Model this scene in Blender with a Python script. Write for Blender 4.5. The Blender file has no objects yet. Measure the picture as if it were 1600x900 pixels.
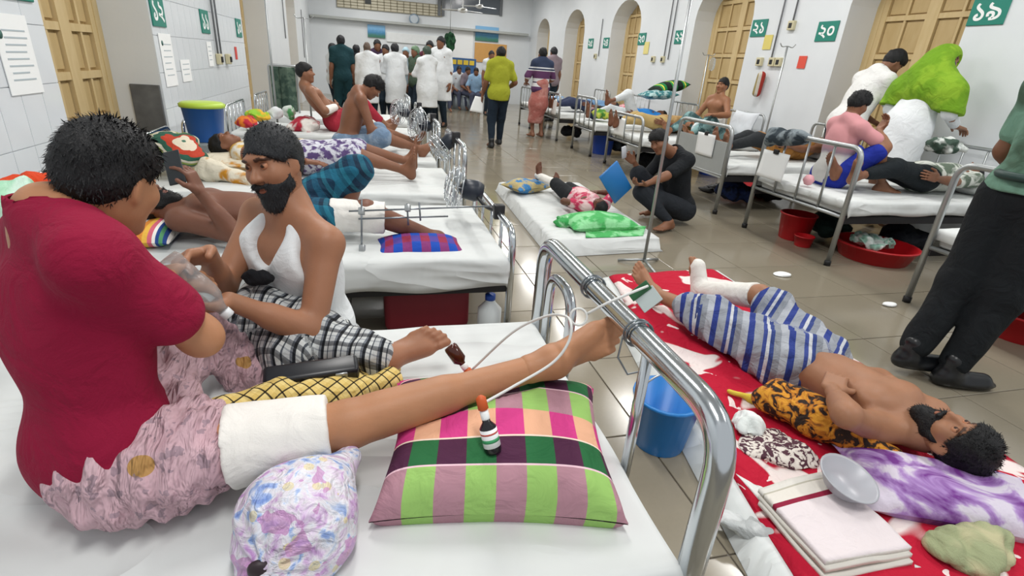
import bpy, bmesh, math, random
import numpy as np
from mathutils import Vector, Matrix
random.seed(7); np.random.seed(7)
sc = bpy.context.scene
COL = sc.collection

# ---------------------------------------------------------------- camera, light, exposure
FPX, PITCH, YAW, ROLL, CH = 820., math.radians(23), math.radians(16), math.radians(4.3), 1.38
_f = np.array([math.sin(YAW)*math.cos(PITCH), math.cos(YAW)*math.cos(PITCH), -math.sin(PITCH)])
_r0 = np.array([math.cos(YAW), -math.sin(YAW), 0.]); _u0 = np.cross(_r0, _f)
_r = math.cos(ROLL)*_r0 + math.sin(ROLL)*_u0; _u = -math.sin(ROLL)*_r0 + math.cos(ROLL)*_u0
CAM = np.array([0, 0, CH])
cd = bpy.data.cameras.new('camera'); cam = bpy.data.objects.new('camera', cd); COL.objects.link(cam)
cd.sensor_width = 36; cd.lens = FPX/1600*36; cd.clip_start = .02; cd.clip_end = 100
cam.matrix_world = Matrix(((_r[0], _u[0], -_f[0], 0), (_r[1], _u[1], -_f[1], 0), (_r[2], _u[2], -_f[2], CH), (0, 0, 0, 1)))
sc.camera = cam
w = bpy.data.worlds.new('world'); sc.world = w; w.use_nodes = True
w.node_tree.nodes['Background'].inputs[0].default_value = (.95, .98, 1, 1)
w.node_tree.nodes['Background'].inputs[1].default_value = .5
sc.view_settings.view_transform = 'Standard'; sc.view_settings.look = 'None'
sc.view_settings.exposure = 0.42; sc.view_settings.gamma = 1; sc.view_settings.use_curve_mapping = False
def area(name, loc, sx, sy, power, col=(1, .98, .95)):
    l = bpy.data.lights.new(name, 'AREA'); l.shape = 'RECTANGLE'; l.size = sx; l.size_y = sy; l.energy = power; l.color = col
    o = bpy.data.objects.new(name, l); COL.objects.link(o); o.location = loc
for yy in (0.2, 3.2, 6.2, 9.2, 12.2, 15.2, 18.2):
    for xx in (.2, 4.0):
        area('ceiling_tube_light', (xx, yy, 3.75), .35, 1.3, 40)

# ---------------------------------------------------------------- helpers: geometry
def A3(*v): return np.array(v, float)
def nrm(v):
    v = np.asarray(v, float); return v/(np.linalg.norm(v)+1e-9)
def ray(x, y): return _f + _r*(x-800)/FPX - _u*(y-450)/FPX
def P(x, y, Y):                       # point of the place seen at that spot of the photograph, Y metres up the ward
    d = ray(x, y); return CAM + d*Y/d[1]
def Z(x, y, z):                       # same, at height z
    d = ray(x, y); return CAM + d*(z-CH)/d[2]
def XW(x, y, X):                      # same, on the plane across at X
    d = ray(x, y); return CAM + d*X/d[0]
def lerp(a, b, t): return np.asarray(a)*(1-t)+np.asarray(b)*t

def mk(name, V, Fc, mat=None, parent=None, base=None, smooth=True, col=None, uv=None):
    """one mesh object; V (n,3) in world space, Fc list of faces or (m,4) array"""
    V = np.asarray(V, np.float32).reshape(-1, 3)
    if parent is not None: base = np.array(parent['_b'])
    elif base is None: base = A3((V[:, 0].min()+V[:, 0].max())/2, (V[:, 1].min()+V[:, 1].max())/2, V[:, 2].min())
    me = bpy.data.meshes.new(name)
    L = V-np.asarray(base, np.float32)
    if isinstance(Fc, np.ndarray):
        me.vertices.add(len(L)); me.vertices.foreach_set('co', L.ravel().astype(np.float32))
        n, k = Fc.shape
        me.loops.add(n*k); me.loops.foreach_set('vertex_index', Fc.ravel().astype(np.int32))
        me.polygons.add(n); me.polygons.foreach_set('loop_start', (np.arange(n)*k).astype(np.int32))
        try: me.polygons.foreach_set('loop_total', np.full(n, k, np.int32))
        except Exception: pass
        me.update(calc_edges=True)
    else:
        me.from_pydata([tuple(map(float, v)) for v in L], [], [tuple(int(i) for i in f) for f in Fc]); me.update()
    me.polygons.foreach_set('use_smooth', np.full(len(me.polygons), smooth))
    if col is not None:
        a = me.color_attributes.new('Col', 'FLOAT_COLOR', 'POINT')
        c4 = np.ones((len(V), 4), np.float32); c4[:, :3] = col; a.data.foreach_set('color', c4.ravel())
    if uv is not None:
        ul = me.uv_layers.new(name='UVMap'); li = np.zeros(len(me.loops), np.int32); me.loops.foreach_get('vertex_index', li)
        ul.data.foreach_set('uv', np.asarray(uv, np.float32)[li].ravel())
    if mat is not None: me.materials.append(mat)
    o = bpy.data.objects.new(name, me); COL.objects.link(o)
    if parent is not None:
        o.parent = parent
        o['_b'] = [float(b) for b in base]
        # child origin sits on the parent's origin
    else:
        o.location = [float(b) for b in base]; o['_b'] = [float(b) for b in base]
    return o
def tag(o, label, cat, group=None, kind=None):
    if label: o['label'] = label
    if cat: o['category'] = cat
    if group: o['group'] = group
    if kind: o['kind'] = kind
    return o
def thing(name, base, label, cat, group=None):
    o = bpy.data.objects.new(name, None); COL.objects.link(o); o.location = [float(b) for b in base]
    o['_b'] = [float(b) for b in base]; o.empty_display_size = .1
    return tag(o, label, cat, group)
def struct(o): o['kind'] = 'structure'; return o

def join(*parts):
    Vs, Fs, n = [], [], 0
    for V, Fc in parts:
        Vs.append(np.asarray(V, float)); Fs += [tuple(int(i)+n for i in f) for f in Fc]; n += len(V)
    return np.concatenate(Vs), Fs
def box(x0, x1, y0, y1, z0, z1):
    V = [(x, y, z) for x in (x0, x1) for y in (y0, y1) for z in (z0, z1)]
    return np.array(V, float), [(0, 1, 3, 2), (4, 6, 7, 5), (0, 4, 5, 1), (2, 3, 7, 6), (0, 2, 6, 4), (1, 5, 7, 3)]
def bevbox(x0, x1, y0, y1, z0, z1, b=.006, seg=2):
    bm = bmesh.new(); bmesh.ops.create_cube(bm, size=1)
    for v in bm.verts: v.co = Vector(((x0+x1)/2+v.co.x*(x1-x0), (y0+y1)/2+v.co.y*(y1-y0), (z0+z1)/2+v.co.z*(z1-z0)))
    bmesh.ops.bevel(bm, geom=list(bm.edges), offset=b, segments=seg, profile=.5, affect='EDGES')
    bm.verts.index_update(); V = np.array([v.co[:] for v in bm.verts]); Fc = [[v.index for v in f.verts] for f in bm.faces]; bm.free()
    return V, Fc
def orient(VF, c, ax, ay, az):
    V, Fc = VF; return np.asarray(c)+V[:, :1]*np.asarray(ax)+V[:, 1:2]*np.asarray(ay)+V[:, 2:3]*np.asarray(az), Fc
def fillet(path, rad, n=6):
    path = [np.asarray(p, float) for p in path]; out = [path[0]]
    for i in range(1, len(path)-1):
        p, a, b = path[i], path[i-1], path[i+1]; da, db = nrm(a-p), nrm(b-p)
        r = min(rad, np.linalg.norm(a-p)*.49, np.linalg.norm(b-p)*.49)
        for t in np.linspace(0, 1, n+1):
            out.append((1-t)**2*(p+da*r)+2*t*(1-t)*p+t*t*(p+db*r))
    out.append(path[-1]); return out
def tube(path, r, n=10, closed=False):
    p = np.array(path, float); m = len(p); rr = np.broadcast_to(np.asarray(r, float), (m,))
    T = np.zeros_like(p)
    for i in range(m):
        a, b = (p[i-1], p[(i+1) % m]) if closed else (p[max(i-1, 0)], p[min(i+1, m-1)])
        T[i] = nrm(b-a)
    ref = A3(0, 0, 1) if abs(T[0][2]) < .9 else A3(1, 0, 0)
    N = nrm(np.cross(T[0], ref)); V = []; ang = np.arange(n)*2*math.pi/n
    for i in range(m):
        N = nrm(N-T[i]*(N@T[i])); B = np.cross(T[i], N)
        V.append(p[i]+rr[i]*(np.cos(ang)[:, None]*N+np.sin(ang)[:, None]*B))
    V = np.concatenate(V); Fc = []
    for i in range(m if closed else m-1):
        j = (i+1) % m
        for k in range(n): Fc.append((i*n+k, i*n+(k+1) % n, j*n+(k+1) % n, j*n+k))
    if not closed: Fc += [tuple(range(n))[::-1], tuple((m-1)*n+k for k in range(n))]
    return V, Fc
def spline(pts, n=8):
    p = [np.asarray(q, float) for q in pts]; p = [2*p[0]-p[1]]+p+[2*p[-1]-p[-2]]; out = []
    for i in range(1, len(p)-2):
        for t in np.arange(n)/n:
            out.append(.5*(2*p[i]+(p[i+1]-p[i-1])*t+(2*p[i-1]-5*p[i]+4*p[i+1]-p[i+2])*t*t+(3*p[i]-p[i-1]-3*p[i+1]+p[i+2])*t**3))
    out.append(p[-2]); return out
def lathe(prof, n=24, c=(0, 0, 0), ax=None):
    """prof list of (r, h) revolved about axis ax through c"""
    az = nrm(ax if ax is not None else (0, 0, 1)); t = A3(1, 0, 0) if abs(az[0]) < .9 else A3(0, 1, 0)
    a1 = nrm(np.cross(az, t)); a2 = np.cross(az, a1); ang = np.arange(n)*2*math.pi/n; V = []
    for r, h in prof: V.append(np.asarray(c)+h*az+r*(np.cos(ang)[:, None]*a1+np.sin(ang)[:, None]*a2))
    Fc = []
    for i in range(len(prof)-1):
        for k in range(n): Fc.append((i*n+k, i*n+(k+1) % n, (i+1)*n+(k+1) % n, (i+1)*n+k))
    Fc += [tuple(range(n))[::-1], tuple((len(prof)-1)*n+k for k in range(n))]
    return np.concatenate(V), Fc
def gridmesh(Pn):
    """(a,b,3) array -> verts, quads, uv"""
    a, b, _ = Pn.shape; I = np.arange(a*b).reshape(a, b)
    Q = np.stack([I[:-1, :-1], I[1:, :-1], I[1:, 1:], I[:-1, 1:]], -1).reshape(-1, 4)
    uv = np.stack(np.meshgrid(np.linspace(0, 1, a), np.linspace(0, 1, b), indexing='ij'), -1).reshape(-1, 2)
    return Pn.reshape(-1, 3), Q, uv
def snoise(V, f, seed=0, n=6):
    rs = np.random.RandomState(seed); D = rs.normal(size=(n, 3)); ph = rs.rand(n)*6.28
    D = D/np.linalg.norm(D, axis=1)[:, None]*f*(.6+.8*rs.rand(n))[:, None]
    return np.sin(V@D.T+ph).sum(1)/n**.5
def normals(V, Q):
    n = np.cross(V[Q[:, 2]]-V[Q[:, 0]], V[Q[:, 3]]-V[Q[:, 1]]); N = np.zeros_like(V)
    for k in range(4): np.add.at(N, Q[:, k], n)
    return N/(np.linalg.norm(N, axis=1)[:, None]+1e-12)

# ---------------------------------------------------------------- helpers: smooth-blended solids (bodies, garments, soft things)
class Solid:
    def __init__(s): s.u = []; s.cut = []; s.sub = []
    def cone(s, a, b, ra, rb, k=.03): s.u.append(('c', np.asarray(a, float), np.asarray(b, float), ra, rb, k)); return s
    def ell(s, c, A, r, k=.03): s.u.append(('e', np.asarray(c, float), np.asarray(A, float), np.asarray(r, float), None, k)); return s
    def box(s, c, A, hf, rnd=.02, k=.02): s.u.append(('b', np.asarray(c, float), np.asarray(A, float), np.asarray(hf, float), rnd, k)); return s
    def plane(s, p, n): s.cut.append((np.asarray(p, float), nrm(n))); return s      # keeps the side the normal points away from
    def hole(s, c, A, r, k=.01): s.sub.append((np.asarray(c, float), np.asarray(A, float), np.asarray(r, float)*np.ones(3), k)); return s
    @staticmethod
    def _d(t, X):
        if t[0] == 'c':
            a, b, ra, rb = t[1:5]; ba = b-a; pa = X-a; h = np.clip(pa@ba/(ba@ba+1e-9), 0, 1)
            return np.linalg.norm(pa-h[..., None]*ba, axis=-1)-(ra+(rb-ra)*h)
        L = (X-t[1])@t[2].T
        if t[0] == 'e':
            k0 = np.linalg.norm(L/t[3], axis=-1); k1 = np.linalg.norm(L/t[3]**2, axis=-1)+1e-6
            return k0*(k0-1)/k1
        q = np.abs(L)-(t[3]-t[4]); return np.linalg.norm(np.maximum(q, 0), axis=-1)+np.minimum(q.max(-1), 0)-t[4]
    @staticmethod
    def _bb(t):
        if t[0] == 'c':
            r = max(t[3], t[4]); return np.minimum(t[1], t[2])-r, np.maximum(t[1], t[2])+r
        e = np.abs(t[2].T)@t[3]
        return t[1]-e, t[1]+e
    def mesh(s, h):
        bb = [s._bb(t) for t in s.u]
        lo = np.min([b[0] for b in bb], 0)-3*h-.015; hi = np.max([b[1] for b in bb], 0)+3*h+.015
        n = np.ceil((hi-lo)/h).astype(int)+1
        D = np.full(n, 9., np.float32); ax = [lo[i]+h*np.arange(n[i]) for i in range(3)]
        for t, (b0, b1) in zip(s.u, bb):
            m = t[5]+3*h
            i0 = np.maximum(((b0-m-lo)/h).astype(int), 0); i1 = np.minimum(np.ceil((b1+m-lo)/h).astype(int)+1, n)
            X = np.stack(np.meshgrid(*[ax[i][i0[i]:i1[i]] for i in range(3)], indexing='ij'), -1).astype(np.float32)
            d = s._d(t, X); sl = tuple(slice(i0[i], i1[i]) for i in range(3)); E = D[sl]; k = t[5]
            hh = np.maximum(k-np.abs(d-E), 0)/k
            D[sl] = np.minimum(d, E)-hh*hh*k*.25
        for c, A, r, k in s.sub:
            e = np.abs(A.T)@r; m = k+2*h
            i0 = np.clip(((c-e-m-lo)/h).astype(int), 0, n); i1 = np.clip(np.ceil((c+e+m-lo)/h).astype(int)+1, 0, n)
            if (i1-i0 <= 0).any(): continue
            X = np.stack(np.meshgrid(*[ax[i][i0[i]:i1[i]] for i in range(3)], indexing='ij'), -1)
            d = -s._d(('e', c, A, r), X); sl = tuple(slice(i0[i], i1[i]) for i in range(3)); E = D[sl]
            hh = np.maximum(k-np.abs(d-E), 0)/k
            D[sl] = np.maximum(d, E)+hh*hh*k*.25
        for p, nn in s.cut:
            q = ((ax[0]-p[0])*nn[0])[:, None, None]+((ax[1]-p[1])*nn[1])[None, :, None]+((ax[2]-p[2])*nn[2])[None, None, :]
            D = np.maximum(D, q.astype(np.float32))
        return nets(D, lo, h)
def nets(D, lo, h):
    S = D < 0; c = np.zeros(np.array(S.shape)-1, np.uint8)
    for i in (0, 1):
        for j in (0, 1):
            for k in (0, 1): c += S[i:S.shape[0]-1+i, j:S.shape[1]-1+j, k:S.shape[2]-1+k]
    act = (c > 0) & (c < 8); cells = np.argwhere(act); idx = np.full(act.shape, -1, np.int32); idx[act] = np.arange(len(cells))
    pos = np.zeros((len(cells), 3)); cnt = np.zeros(len(cells))
    for a in range(3):
        for o1 in (0, 1):
            for o2 in (0, 1):
                o = np.zeros(3, int); b = [x for x in range(3) if x != a]; o[b[0]] = o1; o[b[1]] = o2
                q = cells+o; q2 = q.copy(); q2[:, a] += 1
                d0 = D[q[:, 0], q[:, 1], q[:, 2]]; d1 = D[q2[:, 0], q2[:, 1], q2[:, 2]]; cr = (d0 < 0) != (d1 < 0)
                t = np.where(cr, d0/np.where(cr, d0-d1, 1), 0)
                v = np.repeat(o[None].astype(float), len(q), 0); v[:, a] += t
                pos += v*cr[:, None]; cnt += cr
    V = (cells+pos/cnt[:, None])*h+lo; Qs = []
    for a in range(3):
        b, c2 = (a+1) % 3, (a+2) % 3
        s0 = [slice(1, -1)]*3; s1 = [slice(1, -1)]*3; s0[a] = slice(0, -1); s1[a] = slice(1, None)
        S0 = S[tuple(s0)]; S1 = S[tuple(s1)]; e = np.argwhere(S0 != S1)
        if not len(e): continue
        fl = S0[e[:, 0], e[:, 1], e[:, 2]]; e = e+1; e[:, a] -= 1
        def cell(db, dc):
            q = e.copy(); q[:, b] += db; q[:, c2] += dc; return idx[q[:, 0], q[:, 1], q[:, 2]]
        qd = np.stack([cell(-1, -1), cell(0, -1), cell(0, 0), cell(-1, 0)], 1); qd[~fl] = qd[~fl][:, ::-1]; Qs.append(qd)
    Q = np.concatenate(Qs); Q = Q[(Q >= 0).all(1)]
    return V, Q
def cat(chunks):
    Vs, Qs, Cs, n = [], [], [], 0
    for V, Q, C in chunks: Vs.append(V); Qs.append(Q+n); Cs.append(C); n += len(V)
    return np.concatenate(Vs), np.concatenate(Qs), np.concatenate(Cs)
I3 = np.eye(3)

# ---------------------------------------------------------------- helpers: materials
def srgb(c):
    if isinstance(c, str): c = [int(c[i:i+2], 16)/255 for i in (0, 2, 4)]
    return tuple((x/12.92 if x <= .04045 else ((x+.055)/1.055)**2.4) for x in c)+(1,)
class NT:
    def __init__(s, name):
        s.m = bpy.data.materials.new(name); s.m.use_nodes = True; s.t = s.m.node_tree; s.b = s.t.nodes['Principled BSDF']
    def n(s, typ, **kw):
        x = s.t.nodes.new(typ)
        for k, v in kw.items():
            if k.startswith('i_'):
                key = k[2:]; key = int(key) if key.isdigit() else key.replace('_', ' '); x.inputs[key].default_value = v
            else: setattr(x, k, v)
        return x
    def l(s, a, b): s.t.links.new(a, b)
    def ramp(s, fac, stops, const=False):
        r = s.n('ShaderNodeValToRGB'); e = r.color_ramp; e.interpolation = 'CONSTANT' if const else 'LINEAR'
        while len(e.elements) < len(stops): e.elements.new(.5)
        for el, (p, c) in zip(e.elements, stops): el.position = p; el.color = srgb(c)
        s.l(fac, r.inputs[0]); return r.outputs[0]
    def coord(s, kind='Object', scale=(1, 1, 1), rot=(0, 0, 0), loc=(0, 0, 0)):
        tc = s.n('ShaderNodeTexCoord'); mp = s.n('ShaderNodeMapping'); mp.inputs['Scale'].default_value = scale
        mp.inputs['Rotation'].default_value = rot; mp.inputs['Location'].default_value = loc
        s.l(tc.outputs[kind], mp.inputs[0]); return mp.outputs[0]
    def math(s, op, a, b=None):
        x = s.n('ShaderNodeMath', operation=op)
        for i, v in enumerate((a, b)):
            if v is None: continue
            if isinstance(v, (int, float)): x.inputs[i].default_value = v
            else: s.l(v, x.inputs[i])
        return x.outputs[0]
    def mix(s, fac, a, b, blend='MIX'):
        x = s.n('ShaderNodeMix', data_type='RGBA', blend_type=blend)
        for i, v in ((0, fac), (6, a), (7, b)):
            if isinstance(v, (int, float)): x.inputs[i].default_value = v
            elif isinstance(v, (str, tuple, list)): x.inputs[i].default_value = srgb(v)
            else: s.l(v, x.inputs[i])
        return x.outputs[2]
    def noise(s, vec, scale, detail=3, dist=0):
        x = s.n('ShaderNodeTexNoise'); x.inputs['Scale'].default_value = scale; x.inputs['Detail'].default_value = detail; x.inputs['Distortion'].default_value = dist
        s.l(vec, x.inputs['Vector']); return x.outputs[0]
    def bump(s, h, st, dist=.01):
        x = s.n('ShaderNodeBump'); x.inputs['Strength'].default_value = st; x.inputs['Distance'].default_value = dist
        s.l(h, x.inputs['Height']); s.l(x.outputs[0], s.b.inputs['Normal'])
    def done(s, col=None, rough=.6, metal=0, spec=None, **kw):
        if col is not None:
            if isinstance(col, (str, tuple, list)): s.b.inputs['Base Color'].default_value = srgb(col)
            else: s.l(col, s.b.inputs['Base Color'])
        s.b.inputs['Roughness'].default_value = rough; s.b.inputs['Metallic'].default_value = metal
        if spec is not None: s.b.inputs['Specular IOR Level'].default_value = spec
        for k, v in kw.items(): s.b.inputs[k.replace('_', ' ')].default_value = v
        return s.m
_mc = {}
def plain(c, rough=.6, metal=0, var=.06, bump=0, bs=60, spec=None):
    key = ('p', c, rough, metal, var, bump, bs)
    if key not in _mc:
        t = NT('paint_'+str(c)); v = t.coord()
        col = t.mix(t.math('MULTIPLY', t.noise(v, 9), var*2), c, '000000') if var else c
        if bump: t.bump(t.noise(v, bs, 4), bump)
        _mc[key] = t.done(col, rough, metal, spec)
    return _mc[key]
def cloth(c, c2=None, sc_=6, folds=.5, rough=.85, thr=.5, sharp=.05):
    """woven cloth, optional printed patches of c2"""
    key = ('c', c, c2, sc_, folds, thr)
    if key not in _mc:
        t = NT('cloth_'+str(c)); v = t.coord(); col = c
        if c2: col = t.ramp(t.noise(v, sc_, 3, .4), [(max(thr-sharp, 0), c), (thr+sharp, c2)])
        else: col = t.mix(t.math('MULTIPLY', t.noise(v, 14), .12), c, '000000')
        hgt = t.math('ADD', t.noise(v, 11, 4, 1.2), t.math('MULTIPLY', t.noise(v, 400, 1), .05))
        t.bump(hgt, folds, .03); _mc[key] = t.done(col, rough, 0, .25)
    return _mc[key]
def bands(name, su, stops_u, sv=None, stops_v=None, mixf=.5, coord='UV', rot=(0, 0, 0), blend='MIX', folds=.4, const=True, dist=0):
    """stripes (one direction) or plaid (two) on cloth"""
    t = NT(name); v = t.coord(coord, rot=rot)
    if dist:
        nz = t.n('ShaderNodeTexNoise'); nz.inputs['Scale'].default_value = 5; t.l(v, nz.inputs['Vector'])
        vm = t.n('ShaderNodeVectorMath', operation='MULTIPLY_ADD'); vm.inputs[1].default_value = (dist,)*3
        t.l(nz.outputs['Color'], vm.inputs[0]); t.l(v, vm.inputs[2]); v2 = vm.outputs[0]
    else: v2 = v
    sx = t.n('ShaderNodeSeparateXYZ'); t.l(v2, sx.inputs[0])
    cu = t.ramp(t.math('FRACT', t.math('MULTIPLY', sx.outputs[0], su)), stops_u, const); col = cu
    if sv:
        cv = t.ramp(t.math('FRACT', t.math('MULTIPLY', sx.outputs[1], sv)), stops_v, const); col = t.mix(mixf, cu, cv, blend)
    t.bump(t.noise(t.coord('Object'), 14, 4, 1), folds, .025)
    return t.done(col, .85, 0, .25)
def skinmat(c):
    key = ('skin', c)
    if key not in _mc:
        t = NT('skin_'+c); v = t.coord(); at = t.n('ShaderNodeAttribute', attribute_name='Col')
        base = t.mix(t.noise(v, 14, 4), c, tuple(x*.86 for x in [int(c[i:i+2], 16)/255 for i in (0, 2, 4)]))
        t.bump(t.noise(v, 180, 3), .08, .004)
        _mc[key] = t.done(t.mix(1., base, at.outputs['Color'], 'MULTIPLY'), .5, 0, .35, Subsurface_Weight=.06, Subsurface_Scale=.01)
    return _mc[key]
def hairmat(c='0b0b0d'):
    key = ('hair', c)
    if key not in _mc:
        t = NT('hair_'+c); v = t.coord(scale=(1, 1, .35))
        t.bump(t.noise(v, 160, 3, 1.5), .5, .01)
        _mc[key] = t.done(t.mix(t.noise(v, 60), c, tuple(min(1, x*1.6) for x in [int(c[i:i+2], 16)/255 for i in (0, 2, 4)])), .55, 0, .35)
    return _mc[key]
CHROME = NT('chrome_tube'); _v = CHROME.coord(); CHROME.bump(CHROME.noise(_v, 25, 3), .03); CHROME = CHROME.done('c9ced2', .16, 1)
STEEL = plain('b4b8b9', .38, .85, .1)
DARKST = plain('3b3a3c', .5, .6, .2)
WHITE = plain('e9ecec', .5, 0, .03)
BLACK = plain('17181b', .45, 0, .1)
PAPER = plain('f2f4f4', .7, 0, .02)
CAST = cloth('edeae4', None, 6, .35)
def sheetmat(c='d6d9d8', folds=.8):
    key = ('sheet', c, folds)
    if key not in _mc:
        t = NT('bed_sheet_'+c); v = t.coord()
        v2 = t.coord(scale=(1, .35, 1), rot=(0, 0, .5)); v3 = t.coord(scale=(.3, 1, 1), rot=(0, 0, -.3))
        rg = lambda nz: t.math('POWER', t.math('SUBTRACT', 1., t.math('ABSOLUTE', t.math('MULTIPLY', t.math('SUBTRACT', nz, .5), 5.))), 2.)
        hgt = t.math('ADD', t.math('MULTIPLY', t.noise(v2, 2.6, 3, .6), .8), t.math('MULTIPLY', rg(t.noise(v3, 3.4, 2, .8)), .3))
        t.bump(hgt, folds, .05)
        _mc[key] = t.done(t.mix(t.math('MULTIPLY', t.noise(v, 3), .1), c, 'a9adab'), .8, 0, .2)
    return _mc[key]

# ---------------------------------------------------------------- helpers: people
def ik(a, c, l1, l2, hint):
    if isinstance(hint, tuple) and isinstance(hint[0], str): return np.asarray(hint[1], float), np.asarray(c, float)
    a = np.asarray(a, float); c = np.asarray(c, float); d = c-a; L = np.linalg.norm(d); u = d/(L+1e-9)
    if L > (l1+l2)*.995: L = (l1+l2)*.995; c = a+u*L
    if L < abs(l1-l2)+.02: L = abs(l1-l2)+.02; c = a+u*L
    x = (l1*l1-l2*l2+L*L)/(2*L); y = math.sqrt(max(l1*l1-x*x, 0)); h = np.asarray(hint, float); h = nrm(h-u*(h@u))
    return a+u*x+h*y, c
def hand_chunk(w, hd, pn, side, s, curl, res, fdir, spread=1.):
    hd = nrm(hd); hd = hd if hd@fdir > .4 else nrm(hd+fdir*(.9-hd@fdir)); pn = np.asarray(pn, float); pn = nrm(pn-hd*(pn@hd)); td = np.cross(hd, pn)*(1 if side == 'R' else -1)
    S = Solid(); A = np.stack([td, hd, pn])
    S.cone(w-fdir*.05*s, w, .027*s, .026*s, .01).box(w+hd*.05*s, A, A3(.041, .05, .0145)*s, .013*s, .015)
    for i, (o, L, r) in enumerate(((.031, .072, .0092), (.0105, .082, .0095), (-.0105, .076, .009), (-.0305, .06, .008))):
        p = w+hd*.092*s+td*o*s; ang = 0.; d = nrm(hd+td*o*spread*3)
        for j, fr in enumerate((.45, .32, .26)):
            ang += curl*(1., .9, .6)[j]; e = d*math.cos(ang)+pn*math.sin(ang); q = p+e*L*fr*s
            S.cone(p, q, r*s*(1-.08*j), r*s*(.92-.08*j), .006); p = q
    p = w+hd*.022*s+td*.03*s; d1 = nrm(td*.75+hd*.75+pn*(.2+.3*curl)); q = p+d1*.045*s; d2 = nrm(td*.25+hd*.9+pn*(.2+.6*curl))
    S.cone(p, q, .015*s, .0115*s, .012).cone(q, q+d2*.034*s, .011*s, .0095*s, .005)
    V, Q = S.mesh(res); return V, Q, np.ones((len(V), 3))
def foot_chunk(a, td, dn, side, s, res, sd):
    td = nrm(td); dn = np.asarray(dn, float); dn = nrm(dn-td*(dn@td)); ol = np.cross(td, dn)*(1 if side == 'R' else -1)
    S = Solid(); heel = a-td*.035*s-dn*.042*s
    S.cone(a-sd*.06*s, a, .036*s, .036*s, .02).cone(a, heel, .036*s, .03*s, .03)
    S.cone(a+td*.02*s, a+td*.12*s-dn*.045*s-ol*.014*s, .034*s, .02*s, .03)
    S.cone(heel+ol*.005*s, a+td*.125*s-dn*.056*s+ol*.026*s, .028*s, .018*s, .03).cone(heel, a+td*.135*s-dn*.054*s-ol*.026*s, .026*s, .021*s, .03)
    for o, L, r, st in ((-.031, .056, .0135, .14), (-.0095, .05, .0092, .147), (.0075, .045, .0088, .142), (.0235, .04, .0085, .133), (.039, .034, .0085, .12)):
        p = a+td*st*s-dn*.053*s+ol*o*s; m = p+td*L*.55*s+dn*.004*s
        S.cone(p-td*.02*s, m, r*s, r*s*.9, .008).cone(m, p+td*L*s-dn*.004*s, r*s*.95, r*s*1.02, .004)
    V, Q = S.mesh(res); return V, Q, np.ones((len(V), 3))
def tufts(V, Q, N, n, L, w, flow, seed, lift=.45):
    rs = np.random.RandomState(seed); i = rs.randint(0, len(V), n); b = V[i]; nn = N[i]; f = flow-nn*(nn@flow)[:, None] if flow.ndim == 1 else flow[i]
    rnd = rs.normal(size=(n, 3))*.35; d = nn*lift+f+rnd; d /= np.linalg.norm(d, axis=1)[:, None]; sd = np.cross(d, nn); sd /= np.linalg.norm(sd, axis=1)[:, None]+1e-9
    ln = L*(.6+.8*rs.rand(n))[:, None]; b = b-nn*.002; T = np.stack([b-sd*w, b+sd*w, b+d*ln*.6+sd*w*.7+nn*ln*.08, b+d*ln], 1).reshape(-1, 3)
    return np.concatenate([V, T]), np.concatenate([Q, np.arange(4*n).reshape(-1, 4)+len(V)])
def segUV(V, segs):
    best = np.full(len(V), 1e9); uv = np.zeros((len(V), 2)); acc = 0
    for a, b in segs:
        a = np.asarray(a, float); b = np.asarray(b, float); L = np.linalg.norm(b-a); u = (b-a)/L; q = V-a; tt = q@u; d = np.linalg.norm(q-np.clip(tt, 0, L)[:, None]*u, axis=1)
        r1 = nrm(np.cross(u, A3(0, -.6, .8))); m = d < best
        uv[m, 0] = (acc+tt)[m]; uv[m, 1] = (q@r1)[m]; best[m] = d[m]; acc += L
    return uv
def head_prims(S, hc, hl, fd, hu, s, face=True):
    A = np.stack([hl, fd, hu])
    S.ell(hc+hu*.022*s-fd*.012*s, A, A3(.075, .096, .099)*s, .03)
    S.ell(hc-hu*.05*s+fd*.028*s, A, A3(.058, .062, .072)*s, .04)
    if face:
        S.ell(hc-hu*.105*s+fd*.066*s, A, A3(.026, .02, .018)*s, .03)
        for q in (-1, 1):
            S.ell(hc+hl*q*.04*s-hu*.022*s+fd*.06*s, A, A3(.024, .022, .02)*s, .03)
            S.ell(hc+hl*q*.076*s-fd*.008*s-hu*.008*s, np.stack([nrm(hl*q+fd*.4), nrm(fd-hl*q*.4), hu]), A3(.008, .02, .033)*s, .008)
            S.hole(hc+fd*.104*s+hl*q*.032*s+hu*.013*s, A, A3(.021, .02, .013)*s, .02)
        S.ell(hc+fd*.08*s+hu*.034*s, A, A3(.05, .016, .011)*s, .02)
        S.cone(hc+fd*.088*s+hu*.016*s, hc+fd*.11*s-hu*.024*s, .008*s, .0125*s, .012)
        for q in (-1, 1): S.ell(hc+fd*.096*s-hu*.027*s+hl*q*.012*s, A, A3(.009, .011, .008)*s, .008)
        S.ell(hc+fd*.085*s-hu*.057*s, A, A3(.024, .014, .007)*s, .008).ell(hc+fd*.083*s-hu*.071*s, A, A3(.021, .014, .008)*s, .008)
        S.hole(hc+fd*.102*s-hu*.0635*s, A, A3(.026, .012, .0022)*s, .004)
    return S
UA, FA, TH, SH = .285, .255, .42, .41
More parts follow.
